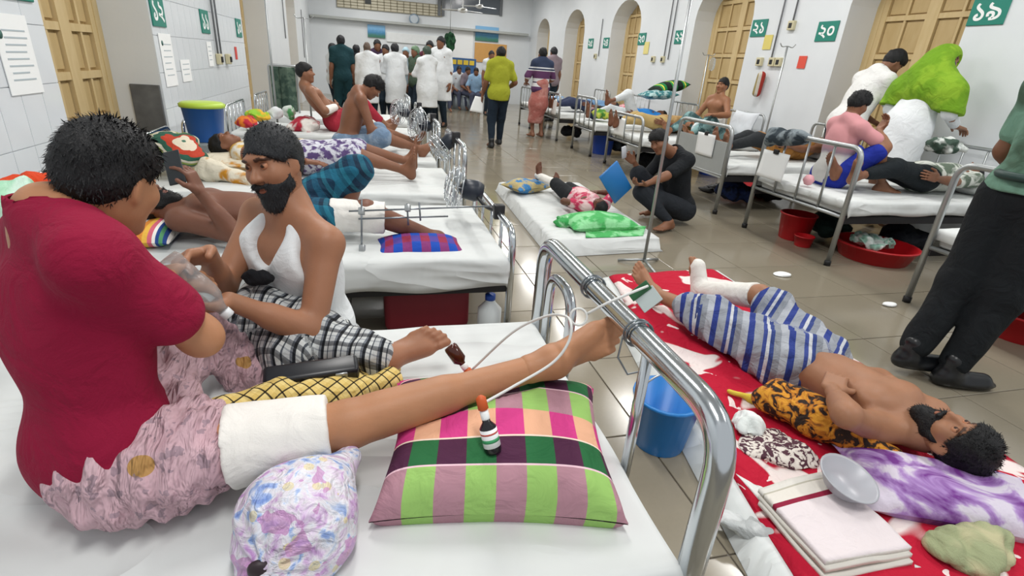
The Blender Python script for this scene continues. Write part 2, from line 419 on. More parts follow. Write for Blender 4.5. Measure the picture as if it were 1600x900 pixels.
def fig(label, pel, chest, front, head, face, arms, legs, s=1., skin='a97a5c', hair='short', res=.012, rh=.007, rhand=.0045, group=None, xf=None,
        hairc='0b0b0d', beard=None, leglen=1., fat=1., name='person', fingers=True, shoes=None, headup=None, cls='person', brow=True):
    if xf is not None:
        M, T = xf; tp = lambda p: M@np.asarray(p, float)+T; tv = lambda v: M@np.asarray(v, float)
        pel, chest, head = tp(pel), tp(chest), tp(head); front, face = tv(front), tv(face)
        arms = {k: (tp(a[0]), tv(a[1]), tv(a[2]), tv(a[3]), a[4]) for k, a in arms.items()}
        legs = {k: (tp(a[0]), tv(a[1]), tv(a[2]), tv(a[3])) for k, a in legs.items()}
        if headup is not None: headup = tv(headup)
    pel, chest, hc = (np.asarray(v, float) for v in (pel, chest, head))
    up = nrm(chest-pel); lat = nrm(np.cross(front, up)); fr = np.cross(up, lat); A = np.stack([lat, fr, up])
    nb = chest+up*.185*s-fr*.012*s
    r = dict(pel=pel, chest=chest, up=up, lat=lat, fr=fr, A=A, nb=nb, s=s, hc=hc)
    T = []   # torso primitives
    T.append(('e', pel, A, A3(.152*fat, .112*fat, .125)*s)); T.append(('e', lerp(pel, chest, .5)+fr*.008*s, A, A3(.132*fat, .098*fat, .17)*s))
    T.append(('e', chest, A, A3(.15, .105, .185)*s)); r['torso'] = T
    sh = {q: chest+up*.125*s+lat*(.165 if q == 'R' else -.165)*s for q in 'LR'}; r['sh'] = sh
    S = Solid()
    for _, c, AA, rr in T: S.ell(c, AA, rr, .06*s)
    for q in 'LR':
        S.cone(nb+up*.02*s, sh[q]+up*.005*s, .045*s, .05*s, .05*s)
        S.ell(chest+up*.05*s+fr*.065*s+lat*(.075 if q == 'R' else -.075)*s, A, A3(.075, .04, .06)*s, .04)
    hs = s*.93
    hu0 = nrm(hc-nb) if headup is None else nrm(headup); fd = nrm(face); hl = nrm(np.cross(fd, hu0)); hu = np.cross(hl, fd)
    r.update(hl=hl, fd=fd, hu=hu)
    nk = hc-hu*.055*hs-fd*.012*hs; r['hs'] = hs
    S.cone(nb-up*.03*s, nk, .06*s, .053*s, .04*s)
    chunks = []
    r['arm'] = {}; r['leg'] = {}
    for q, (wr, hint, hd, pn, curl) in arms.items():
        el, wr = ik(sh[q], wr, UA*s, FA*s, hint); r['arm'][q] = (el, wr)
        S.cone(sh[q], el, .053*s, .041*s, .04*s).cone(el, wr, .041*s, .026*s, .02*s).cone(lerp(el, wr, .12), lerp(el, wr, .5), .042*s, .034*s, .03*s)
        if fingers: chunks.append(hand_chunk(wr, hd, pn, q, s, curl, rhand, nrm(wr-el)))
        else: S.cone(wr, wr+nrm(hd)*.1*s, .026*s, .03*s, .02)
    for q, (an, hint, td, dn) in legs.items():
        hip = pel+lat*(.092 if q == 'R' else -.092)*s-up*.035*s
        kn, an = ik(hip, an, TH*s*leglen, SH*s*leglen, hint); r['leg'][q] = (hip, kn, an)
        S.cone(hip, kn, .085*s*fat, .056*s, .06*s).cone(kn, an, .054*s, .034*s, .03*s)
        bk = nrm(hip-kn) if isinstance(hint, tuple) and isinstance(hint[0], str) else -nrm(hint)
        S.cone(lerp(kn, an, .15)+bk*.012*s, lerp(kn, an, .45)+bk*.01*s, .052*s, .044*s, .03*s)
        if shoes is None: chunks.append(foot_chunk(an, td, dn, q, s*(1+(leglen-1)*.6), max(.005, rhand), nrm(an-kn)))
        else: S.cone(an, an+nrm(td)*.14*s-nrm(dn)*.05*s, .034*s, .03*s, .02)
    V, Q = S.mesh(res*s if s < 1 else res); chunks.insert(0, (V, Q, np.ones((len(V), 3))))
    H = Solid(); head_prims(H, hc, hl, fd, hu, hs, rh < .012); H.cone(nb, nk, .052*s, .05*s, .04*s)
    V, Q = H.mesh(rh); C = np.ones((len(V), 3)); L = (V-hc)/hs@np.stack([hl, fd, hu]).T
    if brow and rh < .012:
        lip = (np.abs(L[:, 0]) < .024) & (np.abs(L[:, 2]+.064) < .014) & (L[:, 1] > .078); C[lip] = (.8, .55, .52)
        br = (np.abs(np.abs(L[:, 0])-.034) < .02) & (np.abs(L[:, 2]-.036+.25*np.abs(np.abs(L[:, 0])-.03)) < .0065) & (L[:, 1] > .05); C[br] = (.16, .14, .13)
    chunks.append((V, Q, C))
    if rh < .012:
        for q in (-1, 1):
            ec = hc+(fd*.0755+hl*q*.032+hu*.0125)*hs; E = Solid().ell(ec, I3, A3(.0135, .0135, .0135)*hs, .01); V, Q = E.mesh(.0035)
            L = (V-ec)/s@np.stack([hl, fd, hu]).T; C = np.full((len(V), 3), 1.55)
            C[np.hypot(L[:, 0], L[:, 2]) < .0065] = (.08, .06, .05); C[L[:, 2] > .0062] = (.5, .45, .45)
            chunks.append((V, Q, C))
    V, Q, C = cat(chunks)
    o = mk(name, V, Q, skinmat(skin), col=C); tag(o, label, cls, group)
    r['o'] = o; r['res'] = res
    if hair:
        K = Solid(); AH = np.stack([hl, fd, hu]); th = {'short': .013, 'thick': .011, 'long': .018, 'bald': .004}.get(hair, .013)
        K.ell(hc+hu*.026*hs-fd*.016*hs, AH, (A3(.075, .096, .098)+th)*hs, .02)
        if hair == 'thick': K.ell(hc+hu*.07*hs+fd*.02*hs, AH, A3(.07, .082, .058)*hs, .04)
        K.plane(hc-hu*.012*hs, -hu+fd*(.8 if hair != 'thick' else .72)); K.plane(hc-hu*.085*hs, -hu)
        K.hole(hc+hl*.085*hs+fd*.012*hs-hu*.03*hs, AH, A3(.03, .028, .05)*hs, .01); K.hole(hc-hl*.085*hs+fd*.012*hs-hu*.03*hs, AH, A3(.03, .028, .05)*hs, .01)
        V, Q = K.mesh(max(rh*.8, .005)); N = normals(V, Q)
        V = V+N*((snoise(V, 90, 1)*.0028+snoise(V, 35, 2)*.003)*hs)[:, None]
        if rh < .0095 and hair != 'bald':
            V, Q = tufts(V, Q, normals(V, Q), 3600 if rh < .0065 else 1300, (.015 if hair == 'thick' else .011)*hs, .0016 if rh < .0065 else .0028, -hu*.9-fd*.1, 5, .22 if hair == 'thick' else .15)
        mk('hair', V, Q, hairmat(hairc), o)
    if beard:
        K = Solid(); AH = np.stack([hl, fd, hu])
        K.ell(hc-hu*.056*hs+fd*.028*hs, AH, A3(.066, .07, .079)*hs, .02).ell(hc-hu*.122*hs+fd*.062*hs, AH, A3(.038, .032, .034)*hs*beard, .03)
        for q in (-1, 1): K.cone(hc+hl*q*.069*hs+fd*.016*hs+hu*.0*hs, hc+hl*q*.055*hs+fd*.03*hs-hu*.07*hs, .009*hs, .016*hs, .02)
        K.cone(hc+fd*.098*hs-hu*.049*hs-hl*.02*hs, hc+fd*.098*hs-hu*.049*hs+hl*.02*hs, .008*hs, .008*hs, .01)
        K.plane(hc-fd*.008*hs, -fd)
        K.hole(hc+fd*.1*hs-hu*.066*hs, AH, A3(.02, .03, .008)*hs, .006); K.hole(hc+fd*.1*hs-hu*.004*hs, AH, A3(.04, .05, .042)*hs, .01)
        for q in (-1, 1): K.hole(hc+fd*.065*hs+hl*q*.058*hs-hu*.008*hs, AH, A3(.034, .05, .04)*hs, .012)
        V, Q = K.mesh(max(rh*.8, .004)); N = normals(V, Q); V = V+N*(snoise(V, 120, 3)*.0022*hs)[:, None]
        if rh < .0075: V, Q = tufts(V, Q, normals(V, Q), 1500, .013*hs, .0011, -hu*.8+fd*.1, 6, .4)
        mk('beard', V, Q, hairmat(hairc), o)
    return r
def fold(V, Q, amp, f, seed):
    N = normals(V, Q); return V+N*(amp*(snoise(V, f, seed)*.7+snoise(V, f*2.3, seed+5)*.35))[:, None]
def shirt(r, mat, sleeve=.55, hem=-.06, off=.016, neck=.066, name='shirt', amp=.006, tank=False, flare=.0, skirt=None, res=None, seed=0, open_=False):
    s = r['s']; S = Solid(); A = r['A']; up, fr, lat, pel, ch, nb = r['up'], r['fr'], r['lat'], r['pel'], r['chest'], r['nb']
    for _, c, AA, rr in r['torso']: S.ell(c, AA, rr+off*s, .07*s)
    if tank:
        for q in (1, -1): S.ell(ch+up*.05*s+fr*.065*s+lat*q*.075*s, A, (A3(.075, .04, .06)+off)*s, .04)
    S.ell(pel, A, (r['torso'][0][3]+A3(1, 1, .3)*(off+flare)*s), .06*s)
    for q in 'LR':
        if not tank:
            S.cone(nb+up*.016*s, r['sh'][q]+up*.008*s, .045*s+off*s, .05*s+off*s, .05*s)
        else: S.cone(nb+lat*(.055 if q == 'R' else -.055)*s-up*.02*s, ch+up*.1*s+lat*(.085 if q == 'R' else -.085)*s, .03*s, .04*s, .03*s)
        if sleeve > 0 and q in r['arm']:
            el, wr = r['arm'][q]
            S.cone(r['sh'][q], lerp(r['sh'][q], el, min(sleeve, 1)), .064*s, (.064 if sleeve < 1 else .056)*s, .04*s)
            if sleeve > 1: S.cone(el, lerp(el, wr, sleeve-1), .054*s, .042*s, .03*s)
            if sleeve <= 1: S.plane(lerp(r['sh'][q], el, sleeve), nrm(el-r['sh'][q])) if False else None
    if skirt:
        for w0, z0, w1, z1 in skirt: S.cone(pel+up*z0*s, pel+up*z1*s, w0*s, w1*s, .08*s)
    S.plane(pel+up*(skirt[-1][3] if skirt else hem)*s, -up)
    S.hole(nb+up*.035*s+fr*.03*s, A, A3(neck, neck*1.1, neck)*s, .01)
    if tank:
        for q in (1, -1):
            S.hole(ch+up*.14*s+lat*q*.175*s, A, A3(.07, .12, .15)*s, .02)
        S.hole(ch+up*.15*s+fr*.1*s, A, A3(.065, .07, .12)*s, .02); S.hole(ch+up*.18*s-fr*.1*s, A, A3(.07, .06, .08)*s, .02)
    V, Q = S.mesh(res or r['res']); V = fold(V, Q, amp*s, 16/s, seed+1)
    return mk(name, V, Q, mat, r['o'])
def pants(r, mat, length=1., off=.014, waist=.1, name='trousers', amp=.005, k=.05, r_end=None, res=None, seed=0):
    s = r['s']; S = Solid(); up, pel = r['up'], r['pel']; c, AA, rr = r['torso'][0][1:]
    S.ell(c, AA, rr+off*s, .06*s)
    for q, (hip, kn, an) in r['leg'].items():
        t = min(length*2, 1); S.cone(hip, lerp(hip, kn, t), (.088+off)*s, (.088+off-.025*t)*s, k*s)
        if length > .5:
            t = (length-.5)*2; S.cone(kn, lerp(kn, an, t), (.06+off)*s, (r_end or .05)*s+.012*s*(1-t), .04*s)
    if waist is not None: S.plane(pel+up*waist*s, up)
    V, Q = S.mesh(res or r['res']); V = fold(V, Q, amp*s, 18/s, seed+3)
    return mk(name, V, Q, mat, r['o'])
def wrap(r, mat, a=1., b=.6, off=.03, waist=.1, name='lungi', amp=.01, k=.16, res=None, seed=0, f=20, legs='LR', extra=()):
    """loose wrapped cloth over hips and legs; a = part of the thigh, b = part of the shin covered"""
    s = r['s']; S = Solid(); up, pel = r['up'], r['pel']; c, AA, rr = r['torso'][0][1:]
    S.ell(c, AA, (rr+off*s*.7)*(A3(1, 1, 1) if waist is not None else A3(1, 1, .75)), .08*s)
    ends = []
    for q, (hip, kn, an) in r['leg'].items():
        if q not in legs: continue
        e = lerp(hip, kn, a); S.cone(hip, e, (.095+off)*s, (.07+off)*s, k*s); ends.append((e, (.066+off)*s))
        if b > 0: e = lerp(kn, an, b); S.cone(kn, e, (.066+off)*s, (.06+off*1.3)*s, k*s)
    if len(ends) == 2: S.cone(ends[0][0], ends[1][0], ends[0][1], ends[1][1], .06*s)
    for a_, b_, ra, rb in extra: S.cone(a_, b_, ra, rb, .05)
    if waist is not None: S.plane(pel+up*waist*s, up)
    V, Q = S.mesh(res or r['res']); V = fold(V, Q, amp*s, f/s, seed+7)
    return mk(name, V, Q, mat, r['o'])
def bandage(r, a, b, ra, rb, name='bandage', mat=None, amp=.002, res=.007, label=None):
    S = Solid().cone(a, b, ra, rb, .02); d = nrm(np.asarray(b)-a); S.plane(b, d).plane(a, -d)
    V, Q = S.mesh(res); V = fold(V, Q, amp, 50, 4); o = mk(name, V, Q, mat or CAST, r['o'])
    if label: o['label'] = label
    return o
def boot(r, q, td, mat, name='shoe'):
    an = r['leg'][q][2]; s = r['s']; td = nrm(td); up = A3(0, 0, 1); ol = np.cross(td, up); A = np.stack([ol, td, up])
    S = Solid().cone(an+up*.05*s, an-up*.02*s, .05*s, .05*s, .03).cone(an-up*.045*s-td*.03*s, an-up*.045*s+td*.16*s, .042*s, .04*s, .04).ell(an-up*.06*s+td*.08*s, A, A3(.05, .15, .03)*s, .02)
    S.plane(an-up*.082*s, -up); V, Q = S.mesh(.009); return mk(name, V, Q, mat, r['o'])
def rotz(deg):
    a = math.radians(deg); return np.array([[math.cos(a), -math.sin(a), 0], [math.sin(a), math.cos(a), 0], [0, 0, 1.]])

STAND = dict(pel=(0, 0, .93), chest=(0, .0, 1.25), front=(0, 1, 0), head=(0, .03, 1.55), face=(0, 1, -.05),
    arms={'R': ((.24, .04, .8), (.3, -1, 0), (0, .2, -1), (-1, 0, 0), .25), 'L': ((-.24, .04, .8), (-.3, -1, 0), (0, .2, -1), (1, 0, 0), .25)},
    legs={'R': ((.1, 0, .085), (0, 1, 0), (.15, 1, 0), (0, 0, 1)), 'L': ((-.1, 0, .085), (0, 1, 0), (-.15, 1, 0), (0, 0, 1))})
SIT = dict(pel=(0, 0, .11), chest=(0, .03, .43), front=(0, 1, 0), head=(0, .07, .73), face=(0, 1, -.15),
    arms={'R': ((.2, .3, .18), (.5, -.6, -.5), (-.2, 1, -.2), (0, 0, -1), .4), 'L': ((-.2, .3, .18), (-.5, -.6, -.5), (.2, 1, -.2), (0, 0, -1), .4)},
    legs={'R': ((.15, .78, .06), (0, .2, 1), (0, .6, 1), (0, -1, .5)), 'L': ((-.15, .78, .06), (0, .2, 1), (0, .6, 1), (0, -1, .5))})
def posed(base, xf, label, s=1., over=None, **kw):
    p = {k: v for k, v in base.items()}; p['arms'] = dict(base['arms']); p['legs'] = dict(base['legs'])
    for k, v in (over or {}).items():
        if k in ('R', 'L'): p['arms'][k] = v
        elif k in ('RL', 'LL'): p['legs'][k[0]] = v
        else: p[k] = v
    sc3 = lambda q: np.asarray(q, float)*s
    return fig(label, sc3(p['pel']), sc3(p['chest']), p['front'], sc3(p['head']), p['face'], {k: (sc3(a[0]),)+tuple(a[1:]) for k, a in p['arms'].items()},
               {k: (sc3(a[0]),)+tuple(a[1:]) for k, a in p['legs'].items()}, s=s, xf=xf, **kw)
def lyingxf(hp, d, s=1., up=(0, 0, 1)):
    """head centre at hp, feet towards d, chest facing up"""
    u_ = -nrm(d); f_ = np.asarray(up, float); f_ = nrm(f_-u_*(f_@u_)); l_ = np.cross(f_, u_); M_ = np.stack([l_, f_, u_], 1)
    return M_, np.asarray(hp)-M_@(A3(0, .03, 1.55)*s)
def at(p, deg): return rotz(deg), np.asarray(p, float)
# ================================================================ the ward: floor, walls, doors, signs
XL, XR, YB, YF, ZC = -1.75, 5.85, -1.2, 20.5, 4.2
t = NT('floor_stone'); v = t.coord('Object')
c = t.mix(t.noise(v, 1.3, 5), '857d6d', '928a79'); c = t.mix(t.math('MULTIPLY', t.noise(v, 60, 2), .25), c, '7a7262')
rr_ = t.ramp(t.noise(v, 2.5, 4), [(.3, '5a5a5a'), (.7, '7c7c7c')]); t.l(rr_, t.b.inputs['Roughness']); FLOORM = t.done(c, .3, 0, .5)
t.l(rr_, t.b.inputs['Roughness'])
t = NT('wall_white'); v = t.coord('Object'); c = t.mix(t.noise(v, 2.2, 4), 'e3e7ea', 'd6dbdf'); t.bump(t.noise(v, 40, 3), .05); WALLM = t.done(c, .45, 0, .4)
t = NT('wall_tile_glaze'); v = t.coord('Object'); c = t.mix(t.noise(v, 3, 3), 'e4e8ec', 'd3d9de'); TILEM = t.done(c, .22, 0, .5)
JOINT = plain('79736a', .8); GREYP = plain('b7bbb8', .6, 0, .1)
t = NT('yellow_wood'); v = t.coord('Object', scale=(1, 1, .2)); c = t.mix(t.noise(v, 14, 4, .6), 'c9b183', 'b0945f'); t.bump(t.noise(v, 30, 3), .1); WOOD = t.done(c, .5)
t = NT('yellow_wood_frame'); v = t.coord('Object', scale=(1, 1, .2)); c = t.mix(t.noise(v, 14, 4, .6), 'd8c296', 'bfa46e'); WOODF = t.done(c, .5)
TEAL = plain('14806f', .4, 0, .03)

fl = struct(mk('floor', *box(-2.4, 6.6, YB, YF+.6, -.06, -.008), JOINT, smooth=False))
TS = .6; tv, tf = bevbox(-TS/2+.003, TS/2-.003, -TS/2+.003, TS/2-.003, -.02, 0, .002, 1)
tile_me = None
for i in range(-4, 9):
    for j in range(-2, 18):
        cx = 1.06+TS*(i+.5); cy = .97+TS*(j+.5)
        if cx > 6.2 or cx < -1.5: continue
        if tile_me is None:
            o = mk('floor_tile', tv+A3(cx, cy, 0), tf, FLOORM, fl, smooth=False)
            o.data.transform(Matrix.Translation((-(cx-fl.location.x), -(cy-fl.location.y), -(0-fl.location.z)))); tile_me = o.data
        else:
            o = bpy.data.objects.new('floor_tile', tile_me); COL.objects.link(o); o.parent = fl
        o.location = (cx-fl.location.x, cy-fl.location.y, -fl.location.z)
y1 = .97+TS*18
far = mk('far_paving', *box(-2.4, 6.6, y1+.004, YF+.6, -.02, 0), FLOORM, fl, smooth=False)
mk('side_paving', *box(-2.4, -1.345, YB, y1, -.02, 0), FLOORM, fl, smooth=False)
struct(mk('ceiling', *box(-2.4, 6.6, YB, YF+.6, ZC, ZC+.1), WALLM, smooth=False))

def wall(name, X, Xo, ops, zs=2.35):
    """wall between faces X (room side) and Xo with arched openings ops [(y0,y1)]"""
    lo, hi = min(X, Xo), max(X, Xo); parts = []; y = YB
    for a, b in ops:
        parts.append(box(lo, hi, y, a, 0, ZC)); r = (b-a)/2; m = (a+b)/2; n = 12
        pts = [(a, zs)]+[(m-r*math.cos(math.pi*k/n), zs+r*.75*math.sin(math.pi*k/n)) for k in range(1, n)]+[(b, zs)]
        V = []; Fc = []
        for yy, zz in pts: V += [(lo, yy, zz), (hi, yy, zz), (lo, yy, ZC), (hi, yy, ZC)]
        for k in range(len(pts)-1):
            i = 4*k; j = i+4; Fc += [(i, j, j+2, i+2), (i+1, i+3, j+3, j+1), (i, i+1, j+1, j)]
        parts.append((np.array(V), Fc)); y = b
    parts.append(box(lo, hi, y, YF, 0, ZC)); return struct(mk(name, *join(*parts), WALLM, smooth=False))
LOPS = [(3.85, 5.55), (9.35, 11.6), (14.6, 16.4)]; ROPS = [(4.59, 6.12), (7.97, 9.6), (11.75, 13.3), (15.1, 16.7), (18.2, 19.6)]
wl = wall('wall_left', XL, XL-.4, LOPS); wr_ = wall('wall_right', XR, XR+.45, ROPS)
wf = struct(mk('wall_back', *box(-2.4, 6.6, YF, YF+.2, 0, ZC), WALLM, smooth=False))
# glazed wall tiles that can be told apart on the left wall
def wtile(w, cx_face, sgn):
    me = None
    def add(cy, cz, sy, sz):
        nonlocal me
        if me is None:
            V, Fc = bevbox(-.004, .004, -.5, .5, -.5, .5, .0035, 1)
            V = V*A3(1, .197, .297); o = mk('wall_tile', V+A3(cx_face, cy, cz), Fc, TILEM, w, smooth=False)
            o.data.transform(Matrix.Translation([-(cx_face-w.location.x), -(cy-w.location.y), -(cz-w.location.z)])); me = o.data
        else: o = bpy.data.objects.new('wall_tile', me); COL.objects.link(o); o.parent = w
        o.location = (cx_face-w.location.x, cy-w.location.y, cz-w.location.z)
    return add
ad = wtile(wl, XL+.003, 1)
for y0, n in ((2.245, 8), (5.55, 19)):
    for j in range(n):
        for k in range(7): ad(y0+.1+j*.2, .35+.3*k, .2, .3)
# doors in the openings
def door(n, X, sgn, y0, y1, leaf=(2, 5), ztop=3.2, panes=True):
    d = thing('door_%d' % n, (X, (y0+y1)/2, 0), None, None); d['kind'] = 'structure'
    bx = lambda xa, xb, *r: box(min(X+sgn*xa, X+sgn*xb), max(X+sgn*xa, X+sgn*xb), *r)
    mk('door_frame', *join(bx(0, .1, y0, y0+.09, 0, ztop), bx(0, .1, y1-.09, y1, 0, ztop), bx(0, .1, y0, y1, ztop-.08, ztop)), WOODF, d, smooth=False)
    nl, nr = leaf; wd = (y1-y0-.18)/nl
    for i in range(nl):
        a = y0+.09+i*wd; b = a+wd
        lf = mk('door_leaf', *bx(.05, .07, a, b, 0, ztop-.08), WOOD, d, smooth=False)
        mk('stile', *join(bx(.005, .05, a, a+.075, 0, ztop-.08), bx(.005, .05, b-.075, b, 0, ztop-.08)), WOODF, lf, smooth=False)
        for k in range(nr+1):
            z = .05+(ztop-.2)*k/nr; mk('door_rail', *bx(.01, .052, a+.07, b-.07, z, z+.055), WOODF, lf, smooth=False)
        for k in range(nr):
            z = .05+(ztop-.2)*k/nr+.055; z2 = .05+(ztop-.2)*(k+1)/nr
            for (p, q) in ((a+.075, (a+b)/2-.015), ((a+b)/2+.015, b-.075)):
                mk('door_panel', *bx(.032, .055, p+.015, q-.015, z+.02, z2-.02), WOOD, lf, smooth=False)
            mk('muntin', *bx(.015, .052, (a+b)/2-.015, (a+b)/2+.015, z, z2), WOODF, lf, smooth=False)
    return d
door(1, XL-.36, -1, 3.85, 5.55, (3, 9)); door(2, XL-.36, -1, 9.35, 11.6, (3, 7))
door(3, XR+.42, 1, 4.59, 6.12, (2, 7)); door(4, XR+.38, 1, 7.97, 9.6, (2, 7)); door(5, XR+.38, 1, 11.75, 13.3, (2, 7))
door(6, XL-.36, -1, 14.6, 16.4, (2, 7)); door(7, XR+.4, 1, 15.1, 16.7, (2, 6)); door(8, XR+.4, 1, 18.2, 19.6, (2, 6))
# grey panel low in the left reveal
pnl = mk('reveal_board', *bevbox(XL-.24, XL-.01, 5.53, 5.56, .1, 1.0, .006), plain('77797a', .8, 0, .35), smooth=False)
tag(pnl, 'grey stained board standing low in the door reveal behind the crimson shirted man', 'board')

# bed number signs with Bengali numerals
def sign(txt, X, sgn, yc, zc, w=.35, h=.24, label=None, ts=1.):
    s_ = mk('number_sign', *bevbox(X-.006, X+.006, yc-w/2, yc+w/2, zc-h/2, zc+h/2, .004, 1), TEAL, smooth=False)
    tag(s_, label, 'sign', 'bed number signs')
    cu = bpy.data.curves.new('n', 'FONT'); cu.body = txt; cu.size = h*.98*ts; cu.align_x = 'CENTER'; cu.align_y = 'CENTER'; cu.extrude = .001; cu.offset = .004
    ob = bpy.data.objects.new('n', cu); COL.objects.link(ob); dg = bpy.context.evaluated_depsgraph_get()
    me = bpy.data.meshes.new_from_object(ob.evaluated_get(dg)); bpy.data.objects.remove(ob)
    V = np.zeros(len(me.vertices)*3, np.float32); me.vertices.foreach_get('co', V); V = V.reshape(-1, 3).astype(float)
    V[:, 1] -= (V[:, 1].max()+V[:, 1].min())/2; V[:, 0] -= (V[:, 0].max()+V[:, 0].min())/2
    Fc = [tuple(p.vertices) for p in me.polygons]
    Wv = np.stack([X+sgn*(.0075+V[:, 2]), yc+sgn*V[:, 0], zc+V[:, 1]], 1)
    mk('numeral', Wv, Fc, PAPER, s_, smooth=False)
    return s_
sg = lambda x, y, X: XW(x, y, X)
for txt, x, y, lab in (('১৯', 1545, 18, 'teal sign with white Bengali numeral 19 at the top right corner'), ('২০', 1292, 49, 'teal sign with white Bengali numeral 20 beside the tall yellow door'),
                       ('২১', 1186, 44, 'teal sign with white Bengali numeral 21 over the shirtless sitting patient'), ('২২', 1062, 58, 'small teal sign 22 behind the tall drip pole'),
                       ('২৩', 1003, 61, 'small teal sign 23 left of sign 22'), ('২৪', 947, 67, 'tiny teal sign 24 on the right wall, second farthest'), ('২৫', 923, 68, 'tiny teal sign 25 on the right wall, the farthest one')):
    p = sg(x, y, XR-.008); sign(txt, XR-.008, -1, p[1], p[2], label=lab)
for txt, x, y, lab in (('১২', 246, 18, 'teal sign 12 above the grey board on the left wall'), ('১১', 320, 34, 'teal sign with white Bengali numeral 11 left of two thin pipes'), ('১০', 373, 44, 'faint teal sign 10 right of two thin pipes')):
    p = sg(x, y, XL+.014); sign(txt, XL+.014, 1, p[1], p[2], w=.33, label=lab)
sign('১৩', XL+.014, 1, 3.6, 1.63, w=.36, label='teal sign cut off by the top left corner of the picture')
# notices
def notice(label, X, sgn, y0, y1, z0, z1, lines=7, mat=PAPER, dot=None, name='notice'):
    n_ = mk(name, *box(X-.002, X+.002, y0, y1, z0, z1), mat, smooth=False); tag(n_, label, 'notice')
    L = []
    for k in range(lines):
        z = z1-(z1-z0)*(.2+.7*k/max(lines, 1)); L.append(box(X+sgn*.002, X+sgn*.0035, y0+(y1-y0)*(.15+.1*random.random()), y1-(y1-y0)*(.1+.25*random.random()), z-.004, z+.004))
    if lines: mk('print_lines', *join(*L), plain('b4bfc5', .8), n_, smooth=False)
    if dot: mk('print_mark', *lathe([(.022, 0), (.022, .002)], 12, A3(X+sgn*.002, y0+(y1-y0)*dot[0], z0+(z1-z0)*dot[1]), A3(sgn, 0, 0)), plain('3c6a62', .7), n_)
    return n_
notice('tall white printed notice on the left wall beside the yellow door', XL+.012, 1, 3.36, 3.66, 1.06, 1.44, 8, dot=(.12, .75))
n2 = notice('small framed notice with a black figure at the left picture edge', XL+.012, 1, 2.98, 3.24, 1.1, 1.4, 2)
mk('black_figure', *bevbox(XL+.014, XL+.017, 3.06, 3.16, 1.14, 1.27, .001), BLACK, n2)
notice('white bed notice under teal sign 12', XL+.012, 1, 5.66, 5.98, .98, 1.42, 6, dot=(.2, .82))
notice('small white notice with black edge right of sign 12', XL+.012, 1, 6.15, 6.45, 1.0, 1.2, 3)
notice('pale paper under sign 11', XL+.012, 1, 7.2, 7.4, 1.12, 1.38, 4)
p = XW(369, 83, XL+.012); notice('little red label on the left wall by the pipes', XL+.012, 1, p[1]-.06, p[1]+.06, p[2]-.08, p[2]+.08, 0, plain('d4453c'))
p = XW(1252, 96, XR-.01); notice('small red label on the right wall under sign 20', XR-.01, -1, p[1]-.09, p[1]+.06, p[2]-.09, p[2]+.07, 0, plain('e0523f'))
p = XW(1200, 66, XR-.01); notice('yellow paper under sign 21', XR-.01, -1, p[1]-.08, p[1]+.1, p[2]-.1, p[2]+.1, 0, plain('e0d073'))
p = XW(1010, 75, XR-.01); notice('pale yellow paper on the wall left of the drip pole', XR-.01, -1, p[1]-.1, p[1]+.12, p[2]-.12, p[2]+.12, 0, plain('e6d98a'))
# conduits and switch boxes
def conduit(label, X, sgn, pts, sw=()):
    c_ = thing('wall_conduit', A3(X, pts[0][0], 0), label, 'conduit')
    for (y, za, zb) in pts: mk('pipe', *tube([A3(X+sgn*.02, y, za), A3(X+sgn*.02, y, zb)], .011, 8), plain('76797d', .5), c_)
    for (y, z) in sw:
        b_ = mk('switch_box', *bevbox(X+sgn*.0-(.05 if sgn < 0 else 0), X+(.05 if sgn > 0 else 0), y-.06, y+.06, z-.06, z+.06, .008), plain('cfc7a4', .5), c_, smooth=False)
        mk('socket', *bevbox(X+sgn*.045-.008, X+sgn*.045+.012*sgn+.008, y-.03, y+.03, z-.035, z+.03, .004), BLACK, b_, smooth=False)
    return c_
pa, pb = XW(338, 92, XL), XW(350, 92, XL)
conduit('two thin dark pipes down the left wall to a switch box', XL+.01, 1, [(pa[1]-.02, pa[2], 3.2), (pa[1]+.14, pa[2], 3.2)], [(pa[1]+.0, pa[2]), (pb[1]+.08, pb[2])])
pa = XW(1210, 97, XR); conduit('two dark pipes down the right wall between signs 20 and 21', XR, -1, [(pa[1]+.06, pa[2], 3.4), (pa[1]-.2, 2.18, 3.4)], [(pa[1]+.02, pa[2]), (pa[1]+.3, pa[2]), (pa[1]-.2, 2.16), (pa[1]-.12, pa[2])])
pa = XW(1037, 93, XR); conduit('two pipes with a tap on the right wall by sign 23', XR, -1, [(pa[1]-.03, pa[2], 3.6), (pa[1]-.2, pa[2], 3.6)], [(pa[1], pa[2]), (pa[1]+.4, pa[2])])
pa = XW(936, 88, XR); conduit('far pipe on the right wall between signs 24 and 25', XR, -1, [(pa[1], pa[2], 2.6)], [(pa[1]+.2, pa[2])])
for x, y, lab in ((475, 90, 'thin dark cable on the far left wall panel'), (445, 60, 'second thin cable on the far left wall')):
    p = XW(x, y, XL); conduit(lab, XL, 1, [(p[1], p[2], 2.4)], [])
